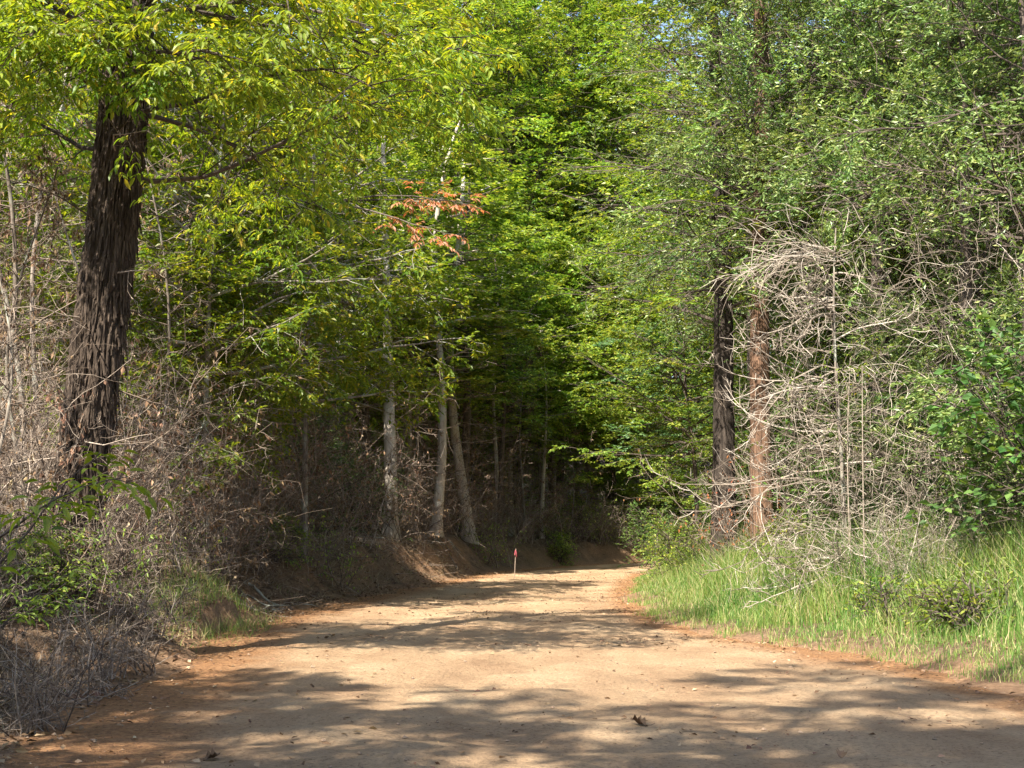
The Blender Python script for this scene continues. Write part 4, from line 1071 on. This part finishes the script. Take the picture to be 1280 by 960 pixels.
M_STRAW = leaf_mat('dry_straw', [(0, (.14, .10, .06)), (.6, (.30, .23, .15)), (1, (.46, .38, .27))], trans=.2, rough=.7, spec=.15, tint=.02, ttint=(1, .95, .8))
def straw_left():
    rng = np.random.default_rng(73)
    def dens(x, y, off, d):
        return np.where(off < 0, sstep(.0, .9, d) * (.45 + .55*sstep(-.3, .3, noise(x*1.1, y*1.1, 21))), .10 * sstep(.3, 1, d)) * (1 - sstep(4, 6, d)) * (np.abs(x) < y*.42 + 1)
    g = Geo(); x, y, off, d = scatter(rng, 90000, -10, 10, 9.5, 50, dens)
    blades(g, rng, x, y, rng.uniform(.10, .42, len(x)), .003, K=3, lean=1.1)
    new('dead_grass', g.mesh('dead_grass', M_STRAW), None, 'matted dry grass straw on the left bank', 'dead grass', kind='stuff')
straw_left()

def grass_left():
    rng = np.random.default_rng(72)
    def dens(x, y, off, d):
        a = np.exp(-(((y - 22.6)/2.2)**2 + ((x + 4.7)/1.1)**2)) * 2.2
        b = .10 * sstep(.1, .8, d) * (noise(x*.9, y*.9, 2) > .15)
        return np.where((off < 0) & (d > -.55), np.clip(a + b, 0, 1), 0) * (1 - sstep(3, 5, d))
    g = Geo()
    x, y, off, d = scatter(rng, 90000, -8, 4, 10.5, 50, dens)
    hump = np.exp(-(((y - 22.6)/2.2)**2 + ((x + 4.8)/1.2)**2))
    h = (.10 + .24 * hump) * rng.uniform(.5, 1.6, len(x))
    blades(g, rng, x, y, h, .004, K=4, lean=.5)
    new('bank_grass', g.mesh('bank_grass', M_GRASS), None, 'sparse grass tufts on the left bank and its hump', 'grass', kind='stuff')
grass_left()

for px, Y in [(905, 33), (930, 31), (955, 27.5), (990, 26), (1020, 24.5), (860, 38), (885, 35), (1100, 20.5), (1150, 20), (1210, 18.5), (1240, 19.5), (1180, 19), (970, 29.5), (840, 42), (1045, 23)]:
    T('weed', 'weed', px, Y, 'leafy green weed in the grass ' + ('at the foot of the dark trunk' if px < 945 and Y < 36 else 'at the inside of the bend' if px < 900 else 'at the foot of the cedar' if px < 1000 else 'under the bare tangle' if px < 1110 else 'before the broad leaved shrub'), rg.uniform(.9, 1.5), 'weeds in the verge grass', 'weed')

# ------------------------------------------------------------------ fallen leaves, sticks, pebbles
def litter():
    rng = np.random.default_rng(81)
    def dl(x, y, off, d):
        return np.where(off < 0, sstep(-.9, .3, d) * (.65 + .35*sstep(-.2, .5, noise(x*.8, y*.8, 1))) * (1 + 0*x), .25 * sstep(.2, 1.5, d)) * (np.abs(x) < y*.42 + 1)
    x, y, off, d = scatter(rng, 100000, -11, 11, 9.3, 50, dl)
    A = rng.uniform(0, 6.283, len(x)); s = rng.uniform(.6, 1.3, len(x))
    C = np.stack([x, y, ground_z(x, y) + .012 + .02*rng.uniform(0, 1, len(x))], -1)
    D = np.stack([np.cos(A), np.sin(A), rng.normal(0, .3, len(x))], -1)
    g = leaves(Geo(), C, D, nrm(UP + rng.normal(0, .45, C.shape)), .085*s, .045*s)
    new('leaf_litter', g.mesh('leaf_litter', M_DEAD), None, 'dry brown leaves lying over the banks and the wood floor', 'fallen leaves', kind='stuff')
    # sticks on the left bank
    x, y, off, d = scatter(rng, 9000, -9, 3, 9.5, 50, lambda x, y, off, d: np.where(off < 0, sstep(0, .8, d) * .5, 0))
    A = rng.uniform(0, 6.283, len(x)); C = np.stack([x, y, ground_z(x, y) + .03], -1)
    P, _ = grow(rng, C, np.stack([np.cos(A), np.sin(A), rng.normal(.05, .2, len(x))], -1), rng.uniform(.15, 1.3, len(x)), 4, .15, 0)
    g = tubes(Geo(), P, taper(None, len(x), 4, .007, .003), 3)
    new('fallen_twigs', g.mesh('fallen_twigs', M_TWIG), None, 'thin dead sticks strewn over the left bank', 'sticks', kind='stuff')
    # bits of leaf on the road
    x, y, off, d = scatter(rng, 50000, -6, 9, 8.5, 55, lambda x, y, off, d: np.where(d < .1, .10 + .6*sstep(-1.5, 0, d) + .5*sstep(.1, .5, noise(x*.5, y*1.1, 3)), 0))
    A = rng.uniform(0, 6.283, len(x)); s = .25 + .9 * rng.uniform(0, 1, len(x))**3
    C = np.stack([x, y, road_z(x, y, off) + .012], -1)
    g = leaves(Geo(), C, np.stack([np.cos(A), np.sin(A), rng.normal(0, .25, len(x))], -1), nrm(UP + rng.normal(0, .4, C.shape)), .075*s, .045*s)
    new('road_litter', g.mesh('road_litter', M_DEAD), None, 'small bits of dry leaf scattered on the dirt road', 'fallen leaves', kind='stuff')
    # pebbles
    n = 5000; x, y, off, d = scatter(rng, n, -6, 9, 8.5, 50, lambda x, y, off, d: np.where(d < .2, .3 + .6*sstep(-1.2, 0, d), 0))
    oc = np.array([[1, 0, 0], [0, 1, 0], [-1, 0, 0], [0, -1, 0], [0, 0, .7], [0, 0, -.7]], float)
    of = np.array([[0, 1, 4], [1, 2, 4], [2, 3, 4], [3, 0, 4], [1, 0, 5], [2, 1, 5], [3, 2, 5], [0, 3, 5]])
    s = (.007 + .022 * rng.uniform(0, 1, len(x))**3)[:, None, None]
    V = np.stack([x, y, road_z(x, y, off) + .006], -1)[:, None] + oc[None] * s * rng.uniform(.6, 1.3, (len(x), 6, 1))
    g = Geo().add(V, (of[None] + (np.arange(len(x))*6)[:, None, None]).reshape(-1, 3))
    new('pebbles', g.mesh('pebbles', plain('pebble_stone', (.26, .18, .12), .9)), None, 'small stones loose on the dirt road', 'pebbles', kind='stuff')
litter()

def curled_leaf(px, py, label, s=.16, rot=0.):
    """a single larger dry leaf on the road, curled up, with a stalk"""
    Y = EYE * 1778 / (py - 660); x = X(px, Y); rng = np.random.default_rng(int(px))
    nu, nv = 9, 7; u = np.linspace(0, 1, nu)[:, None]; v = np.linspace(-1, 1, nv)[None]
    wd = .5 * np.sin(np.pi * np.clip(u*.93 + .04, 0, 1))**.8 * (1 + .28*np.cos(u*19))
    Xl = u + 0*v; Yl = v * wd * .7; Zl = .28 * (v*wd*2)**2 + .22 * u**2 + .05*np.sin(u*9 + v*3)
    V = np.stack([Xl*s, Yl*s, Zl*s], -1).reshape(-1, 3); top = V.copy(); bot = V - np.array([0, 0, .002])
    i = np.arange(nu-1)[:, None]*nv + np.arange(nv-1)[None]; q = np.stack([i, i+1, i+nv+1, i+nv], -1).reshape(-1, 4)
    g = Geo().add(top, q[:, ::-1]).add(bot, q)
    tubes(g, np.array([[[0, 0, 0], [-.2*s, .02*s, .06*s], [-.42*s, .0, .2*s]]]), np.full((1, 3), .0016), 4)
    off, hw, _ = road_coord([x], [Y])
    o = new('fallen_leaf', g.mesh('fallen_leaf', M_DEAD, True), None, label, 'leaf', loc=(x, Y, float(road_z(np.array([x]), np.array([Y]), off)[0]) + .008), rot=(.15, -.1, rot))
curled_leaf(806, 908, 'curled brown leaf alone on the road below its middle', .15, 2.6)
curled_leaf(1042, 940, 'upright dry leaf near the bottom edge, right of the middle', .10, 1.2)
curled_leaf(262, 940, 'dry brown leaf on the sandy left edge of the near road', .12, .4)
